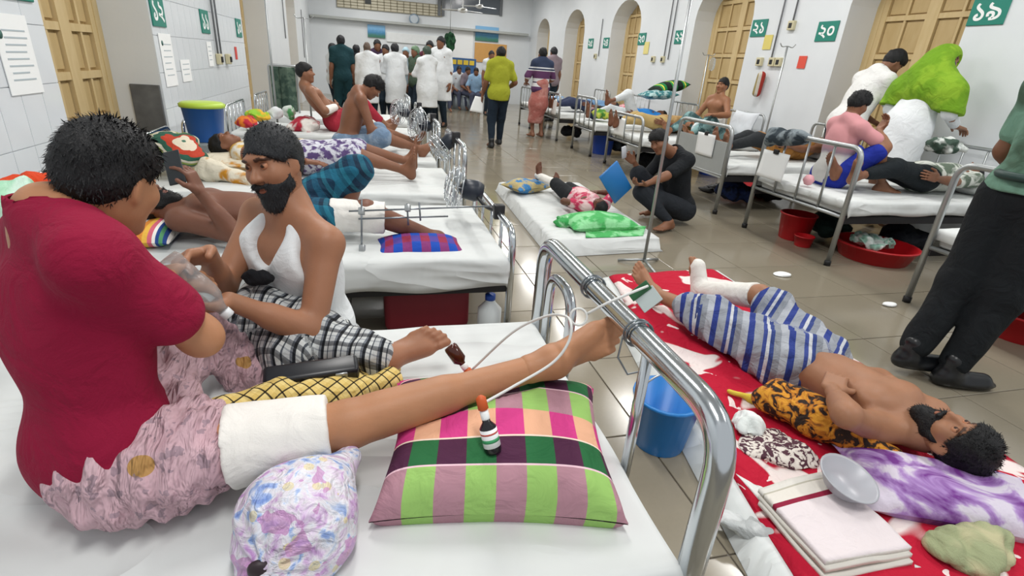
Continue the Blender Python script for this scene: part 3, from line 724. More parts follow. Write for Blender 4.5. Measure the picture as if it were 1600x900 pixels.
# far end wall fittings
PF = lambda x, y: P(x, y, YF-.02)
def plate(name, label, x0, y0, x1, y1, mat, cat_, d=.05, Y=None):
    a, b = P(x0, y0, Y or YF), P(x1, y1, Y or YF); yy = (Y or YF)-.004
    o = mk(name, *bevbox(min(a[0], b[0]), max(a[0], b[0]), yy-d, yy, min(a[2], b[2]), max(a[2], b[2]), .006, 1), mat, smooth=False)
    return tag(o, label, cat_)
gl = plate('transom_window', 'cream gridded high window on the far wall', 526, -8, 690, 26, plain('d8d2bd', .5), 'window', .04)
a, b = P(526, -8, YF), P(690, 26, YF)
for k in range(17): mk('glazing_bar', *box(a[0]+(b[0]-a[0])*k/16-.012, a[0]+(b[0]-a[0])*k/16+.012, YF-.06, YF-.035, b[2], a[2]), plain('9d967f'), gl, smooth=False)
for k in range(5): z = b[2]+(a[2]-b[2])*k/4; mk('glazing_bar', *box(a[0], b[0], YF-.06, YF-.035, z-.012, z+.012), plain('9d967f'), gl, smooth=False)
dk = plate('dark_window', 'dark glazed upper window at the far end of the ward', 692, -25, 782, 24, plain('5d646c', .12), 'window', .04)
for x in (686, 692, 782): p = P(x, 20, YF); mk('frame', *box(p[0]-.05, p[0]+.05, YF-.08, YF-.02, p[2]-.1, 3.6), plain('6c7074'), dk, smooth=False)
p, q = P(525, 27, YF), P(800, 25, YF)
tag(mk('wall_beam', *bevbox(p[0]-.8, q[0]+.6, YF-.25, YF, p[2]-.06, p[2]+.02, .01), GREYP, smooth=False), 'grey ledge under the far upper windows', 'beam')
t = NT('blue_picture'); v = t.coord('Generated'); sx_ = t.n('ShaderNodeSeparateXYZ'); t.l(v, sx_.inputs[0])
BLUEP = t.done(t.ramp(t.math('ADD', sx_.outputs[2], t.math('MULTIPLY', t.noise(v, 6), .3)), [(.3, '3d7a68'), (.55, '3f86b4'), (.9, '7fb6e0')]), .35)
plate('picture_panel', 'blue landscape picture on the far wall over the white coats', 574, 38, 602, 60, BLUEP, 'picture')
plate('picture_panel', 'large blue picture panel by the right end of the far wall', 743, 40, 778, 66, BLUEP, 'picture')
plate('ochre_panel', 'ochre lower panel under the large blue picture', 742, 66, 790, 100, plain('d8a35c', .6), 'panel', .03)
plate('white_board', 'white notice board on the far wall beside the plant', 708, 42, 738, 92, PAPER, 'board')
plate('white_board', 'low whiteboard on the far wall above the doctors', 604, 50, 690, 72, plain('eef2f3', .4), 'board')
plate('small_dark_box', 'small dark box high on the gridded far window', 570, -4, 580, 7, plain('3b3f40'), 'box', .08)
cl = tag(mk('wall_clock', *lathe([(.16, 0), (.17, .03), (.15, .05)], 24, P(647, 30, YF-.1), A3(0, -1, 0)), plain('8fa3b5', .3)), 'round blue grey wall clock on the far wall', 'clock')
mk('clock_face', *lathe([(.13, .051), (.12, .053)], 24, P(647, 30, YF-.1), A3(0, -1, 0)), plain('c9d3dc'), cl)
def ceilfan(p, label):
    f_ = thing('ceiling_fan', p, label, 'fan', 'ceiling fans')
    mk('rod', *tube([p, p+A3(0, 0, ZC-p[2])], .015, 8), WHITE, f_); mk('motor', *lathe([(.02, .06), (.12, .03), (.13, -.02), (.05, -.06)], 16, p), WHITE, f_)
    for k in range(3):
        a = 2.1*k+.4; d = A3(math.cos(a), math.sin(a), 0); n_ = A3(-d[1], d[0], .15)
        mk('blade', *orient(bevbox(.1, .6, -.06, .06, -.004, .004, .003, 1), p, d, n_, A3(0, 0, 1)), WHITE, f_)
ceilfan(P(723, 16, 15.5), 'white ceiling fan before the dark far window, the lower one'); ceilfan(P(749, 10, 18), 'white ceiling fan before the dark far window, the farther one')

# ================================================================ beds
def bed(label, xf, xh, y0, y1, zm, zt, r=.019, bars=4, panel=None, zh=.8, n=10, head=True, arch=False, mlabel=None, sheetc='d6d9d8', hang=(.16, .16, .1), ripple=.014, res=.03, seed=0, mat=None, sheet=True):
    g = 1 if xf > xh else -1; m = mat or CHROME
    b_ = thing('hospital_bed', A3((xf+xh)/2, (y0+y1)/2, 0), label, 'bed', 'ward beds')
    R = .11
    mk('foot_rail', *tube(fillet([(xf, y0, .0), (xf, y0, zt), (xf, y1, zt), (xf, y1, .0)], R, 8), r, n+2), m, b_)
    for yy in (y0, y1): mk('foot_cap', *lathe([(r*1.25, 0), (r*1.3, .04), (r, .045)], 12, A3(xf, yy, 0)), BLACK, b_)
    mk('cross_bar', *tube([(xf, y0, zm-.13), (xf, y1, zm-.13)], r*.7, n), m, b_)
    if arch:
        ry = (y1-y0)*.2
        mk('bar', *tube([(xf, y0+.3, zm-.13), (xf, y0+.3, zt)], r*.5, 10), m, b_)
        for s0 in (y1-.09-ry,): mk('inner_arch', *tube(fillet([(xf, s0, zm-.13), (xf, s0, zt-.09), (xf, s0+ry, zt-.09), (xf, s0+ry, zm-.13)], .09, 6), r*.62, n), m, b_)
    for k in range(bars):
        yy = y0+(y1-y0)*(k+1)/(bars+1); mk('bar', *tube([(xf, yy, zm-.13), (xf, yy, zt)], r*.5, 8), m, b_)
    if panel: mk('foot_panel', *bevbox(xf-.012, xf+.012, y0+.03, y1-.03, zm-.16, zt-.16, .004), panel, b_, smooth=False)
    if head:
        mk('head_rail', *tube(fillet([(xh, y0, 0), (xh, y0, zh), (xh, y1, zh), (xh, y1, 0)], R*.8, 6), r*.8, n), m, b_)
        for k in range(4): yy = y0+(y1-y0)*(k+1)/5; mk('bar', *tube([(xh, yy, zm-.13), (xh, yy, zh)], r*.45, 8), m, b_)
    for yy in (y0+.015, y1-.015): mk('side_rail', *bevbox(min(xf, xh), max(xf, xh), yy-.015, yy+.015, zm-.19, zm-.13, .004), DARKST, b_, smooth=False)
    mk('bed_base', *box(min(xf, xh)+.03, max(xf, xh)-.03, y0+.03, y1-.03, zm-.155, zm-.135), DARKST, b_, smooth=False)
    # mattress with its sheet
    ma, mb = min(xf, xh)+.05, max(xf, xh)-.045
    V, Fc = bevbox(ma, mb, y0+.01, y1-.01, zm-.13, zm-.012, .035, 3)
    mt = mk('mattress', V, Fc, sheetmat('d5d6d2', .3)); tag(mt, mlabel or 'white sheeted mattress on the '+label, 'mattress', 'mattresses')
    if sheet:
        Pn = sheet_grid(ma-.008, mb+.008, y0+.0, y1-.0, zm, hang, res, ripple, seed); V, Q, uv = gridmesh(Pn)
        so = mk('bed_sheet', V, Q, sheetmat(sheetc), mt, uv=uv); md = so.modifiers.new('thick', 'SOLIDIFY'); md.thickness = .006; md.offset = -1
    return b_
def sheet_grid(x0, x1, y0, y1, z, hang, res, ripple, seed=0, crease=.007):
    hy0, hy1, hx = hang; us = np.arange(x0-hx, x1+hx+res/2, res); vs = np.arange(y0-hy0, y1+hy1+res/2, res)
    U, W = np.meshgrid(us, vs, indexing='ij'); ex = np.where(U < x0, U-x0, np.where(U > x1, U-x1, 0)); ey = np.where(W < y0, W-y0, np.where(W > y1, W-y1, 0))
    e = np.hypot(ex, ey); cx = np.clip(U, x0, x1); cy = np.clip(W, y0, y1); out = np.minimum(e, .02)+.012*np.clip(e/.1, 0, 1)
    dx = ex/(e+1e-9); dy = ey/(e+1e-9); q = np.stack([U, W, U*0], -1).reshape(-1, 3)
    wv = (snoise(q, 9, seed)*.6+snoise(q, 21, seed+1)*.4).reshape(U.shape); wv2 = (snoise(q*A3(1, 1, 0), 13, seed+3)).reshape(U.shape)
    hem = 1+.12*wv2
    Xo = cx+dx*(out+ripple*wv*np.clip(e/.06, 0, 1)); Yo = cy+dy*(out+ripple*wv*np.clip(e/.06, 0, 1))
    q2 = q*A3(1, .35, 0)@np.array([[.8, -.6, 0], [.6, .8, 0], [0, 0, 1.]]); rd = (np.clip(1-2*np.abs(snoise(q2, 6, seed+5)), 0, 1)**2+.7*np.clip(1-2*np.abs(snoise(q*A3(.4, 1, 0), 9, seed+6)), 0, 1)**2).reshape(U.shape)
    Zo = z-np.maximum(e-.012, 0)*hem+.0035*wv+.002*wv2+crease*rd*(e < .01)
    return np.stack([Xo, Yo, Zo], -1)
def pillow(name, label, c, ax, ay, az, hx, hy, hz, mat, n=26, p=3., cat_='pillow', group=None, amp=.006, seed=0, frill=0., parent=None, pw=.6):
    """stuffed cushion: ax, ay in-plane directions, az thickness direction"""
    u = np.linspace(-1, 1, n); U, W = np.meshgrid(u, u, indexing='ij')
    pinch = 1-.1*(U**2)*(W**2)*0; ex = 1-.09*W**2*(1-0*U); ey = 1-.09*U**2
    T = np.clip((1-np.abs(U)**p), 0, 1)**pw*np.clip((1-np.abs(W)**p), 0, 1)**pw
    Xx = U*hx*(1-.10*(1-W**2)*np.abs(U)**2); Yy = W*hy*(1-.10*(1-U**2)*np.abs(W)**2)
    ax, ay, az = nrm(ax), nrm(ay), nrm(az); c = np.asarray(c, float); out = []
    for sg_ in (1, -1):
        B = c+Xx[..., None]*ax+Yy[..., None]*ay+(sg_*T*hz)[..., None]*az
        nn = snoise(B.reshape(-1, 3), 22, seed).reshape(U.shape)*amp*(T+.2)
        out.append(B+nn[..., None]*az*sg_)
    V1, Q1, uv = gridmesh(out[0]); V2, Q2, _ = gridmesh(out[1])
    V = np.concatenate([V1, V2]); Q = np.concatenate([Q1, Q2[:, ::-1]+len(V1)])
    o = mk(name, V, Q, mat, parent, uv=np.concatenate([uv, uv]))
    return tag(o, label, cat_, group) if parent is None else o
def heap(name, label, c, A, r, mat, amp=.02, f=25, res=.01, seed=0, cat_='cloth', group=None, extra=(), zmin=None, parent=None):
    """soft crumpled lump"""
    S = Solid().ell(c, A, np.asarray(r)*A3(.9, .9, .85), .03); rs = np.random.RandomState(seed*7+int(abs(c[0]*1000)) % 997); r = np.asarray(r, float)
    for _ in range(4):
        o_ = rs.uniform(-1, 1, 3)*r*A3(.6, .6, .45); S.ell(c+o_@A, A, r*(.35+.3*rs.rand(3)), .02)
    for cc, rr in extra: S.ell(cc, A, rr, .05)
    if zmin is not None: S.plane(A3(0, 0, zmin), A3(0, 0, -1))
    V, Q = S.mesh(res); V = fold(V, Q, amp*.8, f, seed); N = normals(V, Q)
    if zmin is None: V = V-N*(amp*1.3*np.clip(1-2.2*np.abs(snoise(V, f*.9, seed+11)*.6), 0, 1)+amp*.6*np.clip(1-2.2*np.abs(snoise(V, f*2.1, seed+12)*.6), 0, 1))[:, None]
    if zmin is not None: V[:, 2] = np.maximum(V[:, 2], zmin)
    o = mk(name, V, Q, mat, parent); return tag(o, label, cat_, group) if parent is None else o
def clothgrid(name, label, c00, c10, c01, c11, mat, n=24, m=24, amp=.008, f=18, thick=.004, seed=0, sag=0., cat_='cloth', parent=None, up=(0, 0, 1), group=None):
    """a piece of cloth or paper between four corners"""
    u = np.linspace(0, 1, n)[:, None, None]; w_ = np.linspace(0, 1, m)[None, :, None]
    B = (1-u)*(1-w_)*np.asarray(c00)+u*(1-w_)*np.asarray(c10)+(1-u)*w_*np.asarray(c01)+u*w_*np.asarray(c11)
    nn = (snoise(B.reshape(-1, 3), f, seed)+.5*snoise(B.reshape(-1, 3), f*2.2, seed+3)).reshape(n, m, 1)*amp
    B = B+np.asarray(up)*(nn+sag*(u*(1-u)*4)*(w_*(1-w_)*4)); V, Q, uv = gridmesh(B)
    o = mk(name, V, Q, mat, parent, uv=uv); md = o.modifiers.new('thick', 'SOLIDIFY'); md.thickness = thick; md.offset = 0
    return tag(o, label, cat_, group) if parent is None else o
ZM = .48
# ================================================================ nearest bed
KS = 1.047
def P1(x, y, Y): return P(x, y, Y*KS)
def Z1(x, y, z): return Z(x, y, CH-(CH-z)*KS)
B1Y0, B1Y1, B1X = .63, 1.70, .602
bed('big chrome bed in the foreground', B1X, -1.5, B1Y0, B1Y1, ZM, .815, .028, 0, zh=.755, n=16, arch=True, mlabel='white sheeted mattress the crimson shirted man sits on', res=.018, hang=(.2, .2, .16), ripple=.02)
# crimson shirt man
skA = 'b9835f'; s_ = .91
sh_t = P1(192, 425, 1.0)
red = fig('young man in a crimson shirt sitting with a bandaged thigh, seen from behind', P1(160, 688, 1.0), P1(118, 480, 1.04), (.78, .62, 0), P1(172, 283, 1.12), (.36, .9, -.3),
          {'R': (P1(228, 452, 1.2), P1(320, 525, 1.02)-P1(180, 420, 1.05), (.3, .9, .2), (.2, -.3, -1), .5), 'L': (P1(258, 432, 1.3), (-.2, .1, -1), (.8, .3, -.3), (-.2, .2, -1), .5)},
          {'R': (P1(862, 566, 1.03), ('K', P1(548, 662, .96)), (.8, -.1, .42), (-.3, -.9, .45)), 'L': (P1(430, 605, 1.4), ('K', P1(312, 525, 1.36)), (1, .2, 0), (0, 0, 1))},
          s=s_, skin=skA, hair='thick', res=.0075, rh=.005, rhand=.004, headup=(.1, .08, 1), leglen=1.21, fat=.95)
shirt(red, cloth('8f1036', None, 6, .5), sleeve=.66, hem=-.125, off=.017, neck=.08, amp=.008, flare=.008, res=.0075)
t = NT('pink_floral'); v = t.coord(); vo = t.n('ShaderNodeTexVoronoi'); vo.inputs['Scale'].default_value = 9; t.l(v, vo.inputs['Vector'])
c = t.mix(t.noise(v, 6), 'd3b4bb', 'bf98a3'); sel = t.math('LESS_THAN', vo.outputs['Distance'], .2)
c = t.mix(t.math('MULTIPLY', sel, t.math('GREATER_THAN', t.noise(v, 5), .52)), c, 'b5894e')
c = t.mix(t.math('MULTIPLY', t.math('GREATER_THAN', t.noise(v, 42, 2), .62), .7), c, '8f7a86'); vs_ = t.coord(scale=(1, .25, .5), rot=(.3, .4, .9)); t.bump(t.noise(vs_, 34, 3, .4), 1., .05); PINKL = t.done(c, .7)
hipR, knR, anR = red['leg']['R']; hipL, knL, anL = red['leg']['L']
S = Solid().ell(red['pel'], red['A'], A3(.16, .122, .09)*s_, .05).cone(hipR, lerp(hipR, knR, .27), .105, .1, .06)
S.cone(hipL, knL, .1, .068, .07).cone(knL, lerp(knL, anL, .85), .066, .075, .05).cone(lerp(hipL, knL, .5), lerp(hipR, knR, .3), .08, .08, .06)
V, Q = S.mesh(.008); dd = nrm(knR-hipR); V = fold(V, Q, .011, 30, 4); V = V+normals(V, Q)*(.006*np.sin(V@A3(95, -40, 45)+2.5*snoise(V, 12, 3))+.004*np.sin(V@A3(150, 60, -40)+3*snoise(V, 14, 8)))[:, None]; mk('lungi', V, Q, PINKL, red['o'])
bandage(red, lerp(hipR, knR, .45), lerp(hipR, knR, .9), .09, .074, label='white thigh bandage', amp=.0015)

# bearded man
sb = .92
brd = fig('bearded man in a white vest and checked wrap handing over a bottle', P1(480, 500, 1.66), P1(464, 408, 1.62), (-.7, -.71, 0), P1(428, 256, 1.6), (-.52, -.83, -.13),
          {'R': (P1(326, 398, 1.4), (-.3, .1, -.9), (-.7, -.6, -.3), (.3, -.5, -.6), .6), 'L': (P1(358, 470, 1.32), (.6, -.1, -.9), (-.9, -.2, -.1), (-.1, .1, 1), .7)},
          {'L': (Z(602, 563, .575), ('K', P1(405, 490, 1.5)), (.85, .05, .35), (-.35, -.85, .3)), 'R': (Z(450, 560, .57), ('K', P1(380, 520, 1.62)), (.6, -.6, .1), (0, 0, 1))},
          s=sb, skin='a67457', hair='short', hairc='141619', beard=1.0, res=.0075, rh=.004, rhand=.0038)
shirt(brd, cloth('e4e8ea', None, 6, .45), tank=True, sleeve=0, hem=-.04, off=.024, name='vest', amp=.004, res=.0065)
CHK = bands('black_white_check', 24, [(0, '2a2d33'), (.18, 'd9dbda'), (.42, '5a5f67'), (.5, 'cfd2d3'), (.85, '7a7f87')], 24, [(0, '33363b'), (.2, 'e3e4e2'), (.45, 'a4a8ae'), (.55, 'e0e2e2'), (.88, '565b63')], .8, 'UV', rot=(0, 0, .25), blend='MULTIPLY', folds=.7)
hq, kq, aq = brd['leg']['L']; hq2, kq2, aq2 = brd['leg']['R']
S = Solid().ell(brd['pel'], brd['A'], A3(.155, .12, .09), .05).cone(hq, kq, .105, .075, .07).cone(kq, lerp(kq, aq, .93), .076, .06, .06).cone(hq2, kq2, .1, .08, .07).cone(kq2, aq2, .078, .075, .07).cone(lerp(kq, aq, .35), lerp(kq2, aq2, .4), .07, .07, .06).cone(lerp(hq, kq, .6), lerp(kq, aq, .5), .07, .06, .06)
V, Q = S.mesh(.008); V = fold(V, Q, .011, 32, 9); V = V+normals(V, Q)*(.006*np.sin(V@A3(55, 40, -25)+2*snoise(V, 10, 3)))[:, None]
mk('lungi', V, Q, CHK, brd['o'], uv=segUV(V, [(hq, kq), (kq, aq), (hq2, kq2), (kq2, aq2)]))
# bottle between their hands
b0, b1 = P1(256, 404, 1.27), P1(334, 472, 1.27); d = nrm(b1-b0)
t = NT('clear_plastic'); BOTM = t.done('dfe6ea', .08, 0, None, Transmission_Weight=.75, IOR=1.2, Alpha=.75)
bt = tag(mk('water_bottle', *lathe([(.001, 0), (.03, .002), (.034, .015), (.032, .04), (.034, .055), (.032, .07), (.034, .085), (.034, .12), (.03, .14), (.016, .165), (.013, .175), (.013, .185)], 20, b0, d), BOTM), 'clear plastic bottle between the hands of the two men', 'bottle')
mk('cap', *lathe([(.015, .18), (.015, .198), (.012, .2)], 14, b0, d), plain('dfe3e6', .4), bt)
# things lying about on the bed
heap('waist_pouch', 'small black pouch at the waist of the bearded man', P1(402, 434, 1.47), np.stack([_r, _f, _u]), A3(.055, .03, .022), cloth('18191d', None, 6, .6), .006, 40, .007, cat_='pouch')
ca, cb = P1(425, 592, 1.17), P1(548, 574, 1.19); cx_ = nrm(cb-ca); cz_ = nrm(np.cross(cx_, nrm(np.cross(A3(0, -.3, 1), cx_)))); cy_ = np.cross(cz_, cx_)
case = mk('spectacle_case', *orient(bevbox(-.115, .115, -.03, .03, -.022, .022, .012, 3), (ca+cb)/2, cx_, cy_, cz_), plain('14161d', .35))
tag(case, 'long black case lying on the yellow checked cloth', 'case')
mk('clasp', *orient(bevbox(.055, .085, -.034, -.028, .0, .018, .002, 1), (ca+cb)/2, cx_, cy_, cz_), STEEL, case)
YCHK = bands('yellow_check', 34, [(0, '4a443a'), (.13, 'e6d6a4'), (.5, 'd9c795'), (.55, 'e9ddb3')], 34, [(0, '4a443a'), (.13, 'efe2b8'), (.6, 'e2d2a0')], 1., 'UV', rot=(0, 0, .5), blend='MULTIPLY', dist=.01, folds=.8)
S = Solid().cone(P1(312, 650, 1.03), P1(420, 628, 1.1), .022, .032, .05).cone(P1(420, 628, 1.1), P1(520, 612, 1.15), .036, .04, .05).cone(P1(520, 612, 1.15), P1(610, 592, 1.22), .04, .032, .05)
S.cone(P1(540, 590, 1.26), P1(610, 577, 1.3), .03, .025, .05)
V, Q = S.mesh(.007); V = fold(V, Q, .012, 40, 9); tag(mk('checked_cloth', V, Q, YCHK, uv=segUV(V, [(P1(312, 650, 1.03), P1(420, 628, 1.1)), (P1(420, 628, 1.1), P1(610, 592, 1.22))])), 'crumpled yellow checked cloth beside the bandaged thigh', 'cloth')
# plaid pillow under the leg
t = NT('plaid_pillow'); v = t.coord('UV'); sx_ = t.n('ShaderNodeSeparateXYZ'); t.l(v, sx_.inputs[0]); su, sv = sx_.outputs[0], sx_.outputs[1]
rows = lambda pal: t.ramp(t.math('FRACT', t.math('MULTIPLY', sv, 1.75)), [(0, pal[2]), (.3, 'e9c3cf'), (.32, pal[1]), (.62, 'f0d9c8'), (.64, pal[0]), (.95, pal[2])], True)
cp = rows(('cf3f86', '4d2440', 'b08490')); cg = rows(('e3ad8c', '26663b', '98c26a'))
colsel = t.math('GREATER_THAN', t.math('FRACT', t.math('ADD', t.math('MULTIPLY', su, 4.2), .0)), .5); cc = t.mix(colsel, cp, cg)
t.bump(t.noise(t.coord('Object'), 12, 4, 1), .5, .03); PLAID = t.done(cc, .8, 0, .25)
pA, pB, pC, pD = Z1(578, 795, .55), Z1(978, 797, .55), Z1(905, 620, .6), Z1(645, 612, .6)
pc = (pA+pB+pC+pD)/4+A3(.0, 0, .0); px_ = nrm((pB-pA)+(pC-pD)); py_ = nrm((pD-pA)+(pC-pB))
plw = pillow('plaid_pillow', 'pink, green and purple plaid pillow under the outstretched leg', pc, px_, py_, np.cross(px_, py_), .27, .208, .1, PLAID, 60, 3.4, pw=.42)
def press(o, a, b, r):
    """the leg sinks into the cushion"""
    n_ = len(o.data.vertices); V = np.zeros(n_*3, np.float32); o.data.vertices.foreach_get('co', V); V = V.reshape(-1, 3)+np.array(o.location, np.float32)
    u = (b-a)[:2]; L2 = u@u; tt = np.clip(((V[:, :2]-a[:2])@u)/L2, 0, 1); c_ = a+tt[:, None]*(b-a); d = np.linalg.norm(V[:, :2]-c_[:, :2], axis=1)
    lim = c_[:, 2]-np.sqrt(np.maximum(r*r-d*d, 0))+np.maximum(d-r, 0)*.9; V[:, 2] = np.where(d < r*3, np.minimum(V[:, 2], np.maximum(lim, ZM+.02)), V[:, 2])
    o.data.vertices.foreach_set('co', (V-np.array(o.location, np.float32)).ravel()); o.data.update()
press(plw, knR, anR, .05)
# tied floral bag
bc = P1(462, 808, .78)
t = NT('floral_plastic'); v = t.coord('Object')
vo = t.n('ShaderNodeTexVoronoi'); vo.inputs['Scale'].default_value = 22; t.l(v, vo.inputs['Vector'])
c = t.ramp(t.noise(v, 26, 3, 1.0), [(.3, 'b98cc4'), (.4, 'd3c2da'), (.48, 'dad6dd'), (.55, 'd3d7e4'), (.6, '9fb4de'), (.7, '6f8ccb')])
c = t.mix(t.math('MULTIPLY', t.math('LESS_THAN', vo.outputs['Distance'], .22), .6), c, 'dcc97f')
c = t.mix(t.math('MULTIPLY', t.math('GREATER_THAN', t.noise(v, 15, 2), .6), .8), c, 'bf88bb'); t.bump(t.noise(v, 20, 4, 2), .6, .03); FLB = t.done(c, .35, 0, .5)
ab = np.stack([nrm(A3(.96, -.28, 0)), nrm(A3(.2, .75, .62)), nrm(A3(-.18, -.6, .8))])
S = Solid().ell(bc, ab, A3(.112, .105, .085), .03).ell(bc-A3(0, .02, .04), I3, A3(.105, .1, .06), .04)
kn_ = P1(422, 886, .69); S.cone(lerp(bc, kn_, .5), kn_, .07, .012, .05); S.cone(bc, P1(545, 715, .9), .07, .03, .05)
V, Q = S.mesh(.006); dk_ = (V-kn_); ang = np.arctan2(dk_@nrm(A3(1, -.2, 0)), dk_@A3(0, .6, .8)); rr0 = np.linalg.norm(dk_, axis=1)
V = V+normals(V, Q)*(.006*np.sin(ang*13+snoise(V, 20, 2))*np.exp(-rr0/.1)+.003*snoise(V, 40, 3))[:, None]
V[:, 2] = np.maximum(V[:, 2], ZM+.008)
bg = tag(mk('tied_bag', V, Q, FLB), 'knotted plastic bag with blue and purple flower print', 'bag')
V, Q = Solid().ell(kn_, I3, A3(.022, .02, .02), .01).ell(kn_+A3(-.015, -.01, .01), I3, A3(.02, .012, .02), .01).mesh(.005); mk('knot', V, Q, plain('2a1c22', .5), bg)
# medicine bottles hanging on cords over the rail
def vial(p0, p1, mat, lab, label=False):
    d = nrm(p1-p0); L = np.linalg.norm(p1-p0)
    v_ = tag(mk('medicine_bottle', *lathe([(.001, 0), (.016, .002), (.0185, .008), (.0185, L*.62), (.009, L*.75), (.008, L*.9)], 18, p0, d), mat), lab, 'bottle')
    if label: mk('paper_label', *lathe([(.0188, L*.18), (.0188, L*.6)], 18, p0, d), PAPER, v_); mk('green_print', *lathe([(.019, L*.3), (.019, L*.38)], 18, p0, d), plain('3a9a63'), v_); mk('red_print', *lathe([(.019, L*.48), (.019, L*.52)], 18, p0, d), plain('c9564a'), v_)
    mk('neck_collar', *lathe([(.0085, L*.8), (.0095, L*.84), (.0095, L*1.0), (.006, L*1.02)], 14, p0, d), PAPER, v_)
    mk('stopper', *lathe([(.008, L*1.02), (.0115, L*1.05), (.011, L*1.3), (.004, L*1.36)], 14, p0, d), plain('c9551d', .5), v_)
vial(P1(702, 540, 1.16), P1(728, 576, 1.13), plain('4a1d10', .15, 0, .1), 'brown glass bottle tied above the shin')
vial(P1(772, 708, .83), P1(756, 642, .86), plain('1b1a1f', .2, 0, .1), 'dark bottle with a white label hanging on the plaid pillow', True)
STR = plain('d8d9d6', .5, 0, .05)
ring = P1(904, 495, 1.0); ry, rz_ = nrm(_r), nrm(_u)
sp = lambda *q: spline([P1(*a) for a in q], 8)
st_ = tag(mk('traction_cord', *tube(sp((752, 632, .86), (800, 605, .9), (862, 568, .92), (888, 535, .93), (892, 505, .95), (880, 493, 1.0), (850, 495, 1.05), (800, 520, 1.1), (735, 580, 1.16)), .0032, 8), STR), 'pale cord looped from the bottles past the foot', 'cord')
mk('cord_ring', *tube([ring+.02*(math.cos(a)*ry+math.sin(a)*rz_) for a in np.linspace(0, 2*math.pi, 20)[:-1]], .003, 8, True), STR, st_)
mk('cord_tail', *tube(sp((918, 490, 1.0), (950, 473, .98), (985, 458, .98), (1012, 447, 1.0)), .0034, 8), STR, st_)
# wire loops and folded card on the rail
WIRE = plain('7f858a', .3, .8, .05)
for x, y, lab in ((922, 447, 'loop of wire round the chrome rail, the farther one'), (985, 520, 'loop of wire round the chrome rail, the nearer one')):
    c = Z(x, y, .82); c[0] = B1X; c[2] = .815
    pts = [c+A3(.034*math.cos(a), .012*a/6.28-.006, .034*math.sin(a)) for a in np.linspace(0, 4*math.pi, 36)]
    pts += [c+A3(-.03, .02, -.02), c+A3(-.045, -.0, -.06), c+A3(-.02, -.015, -.1), c+A3(.02, -.02, -.09)] if y > 480 else [c+A3(.05, .02, -.01)]
    tag(mk('wire_loop', *tube(pts, .0026, 6), WIRE), lab, 'wire')
c = P1(1008, 462, 1.0)
g_ = tag(mk('folded_card', *orient(bevbox(-.028, .028, -.002, .002, -.022, .022, .001, 1), c+_r*.008-_u*.008, nrm(_r*.8+_u*.6), _f, nrm(_u*.8-_r*.6)), plain('b9c4c2', .5), None, smooth=False), 'silver and green folded card clipped at the chrome rail', 'card')
mk('green_side', *orient(bevbox(-.028, .028, -.002, .002, -.012, .012, .001, 1), c-_r*.014+_u*.012-_f*.004, nrm(_r*.8+_u*.6), nrm(_f+_r*.5), nrm(_u*.8-_r*.6)), plain('1f5a33', .5), g_, smooth=False)
# buckets
def bucket(p, r0, r1, h, mat, label, cat_='bucket', group=None, lid=None, n=24, handle=False, wide=False):
    b_ = tag(mk('bucket' if not wide else 'basin', *lathe([(r0*.98, 0), (r0, .004), (r1, h), (r1*1.05, h), (r1*1.05, h+.012), (r1*.96, h+.012), (r0*.93, .015)], n, p), mat), label, cat_, group)
    if lid: mk('lid', *lathe([(r1*1.08, h-.005), (r1*1.1, h+.02), (r1*.95, h+.035), (r1*.2, h+.04)], n, p), lid, b_)
    if handle: mk('handle', *tube([p+A3(r1*1.05*math.cos(a), 0, h+r1*math.sin(a)*.9) for a in np.linspace(0, math.pi, 14)], .004, 6), STEEL, b_)
    return b_
bucket(Z(1028, 690, 0), .10, .13, .22, plain('1f7ecb', .35), 'bright blue bucket on the floor behind the chrome rail', handle=True)
# ================================================================ beds along the left wall
def lbed(y0, y1, zt, xf, lab, mlab, seed, **kw): return bed(lab, xf, -1.5, y0, y1, ZM, zt, .019, 3, zh=.755, mlabel=mlab, seed=seed, hang=(.17, .12, .08), **kw)
lbed(2.42, 3.42, .62, .68, 'second bed from the front, the one with the blue plaid leg cushion', 'white mattress under the man with the bandaged knee', 11)
lbed(3.78, 4.76, .82, .66, 'third bed from the front on the left side', 'white mattress under the sleeping man', 12)
lbed(5.1, 6.06, .82, .64, 'fourth bed from the front on the left side', 'white mattress under the bowed shirtless man', 13)
lbed(6.6, 7.56, .82, .62, 'fifth bed from the front on the left side', 'white mattress under the reclining man with the arm plaster', 14)
lbed(8.3, 9.26, .82, .6, 'sixth bed from the front on the left side, farthest one', 'white mattress in front of the doctors', 15)
# --- second bed: dark man with raised knee
hp = P(236, 318, 2.86); s2 = .95; xf2 = lyingxf(hp, A3(1, -.02, -.04), s2)
iv = lambda p: xf2[0].T@(np.asarray(p)-xf2[1])/s2; dv = lambda q: xf2[0].T@np.asarray(q, float)
b2 = posed(STAND, xf2, 'bare chested man lying on the second bed with one knee raised', s2,
    {'R': (iv(P(312, 300, 2.62)), dv((1, -.2, -.8)), dv((-.35, .1, 1)), dv((-.8, .2, -.2)), .5), 'L': (iv(P(400, 350, 3.1)), dv((0, 1, -.3)), dv((1, 0, 0)), dv((0, 0, -1)), .2),
     'RL': (iv(P(682, 372, 2.72)), dv((0, -.1, 1)), dv((.75, -.35, -.1)), dv((.2, -.6, .7))), 'LL': (iv(P(528, 372, 2.95)), dv((.1, 0, 1)), dv((1, 0, 0)), dv((0, 0, 1))),
     'face': dv((.25, -.15, 1)), 'head': (0, .03, 1.55)}, skin='7d5240', hair='short', beard=.9, res=.01, rh=.006)
hb, kb, ab_ = b2['leg']['L']; hr, kr, ar = b2['leg']['R']
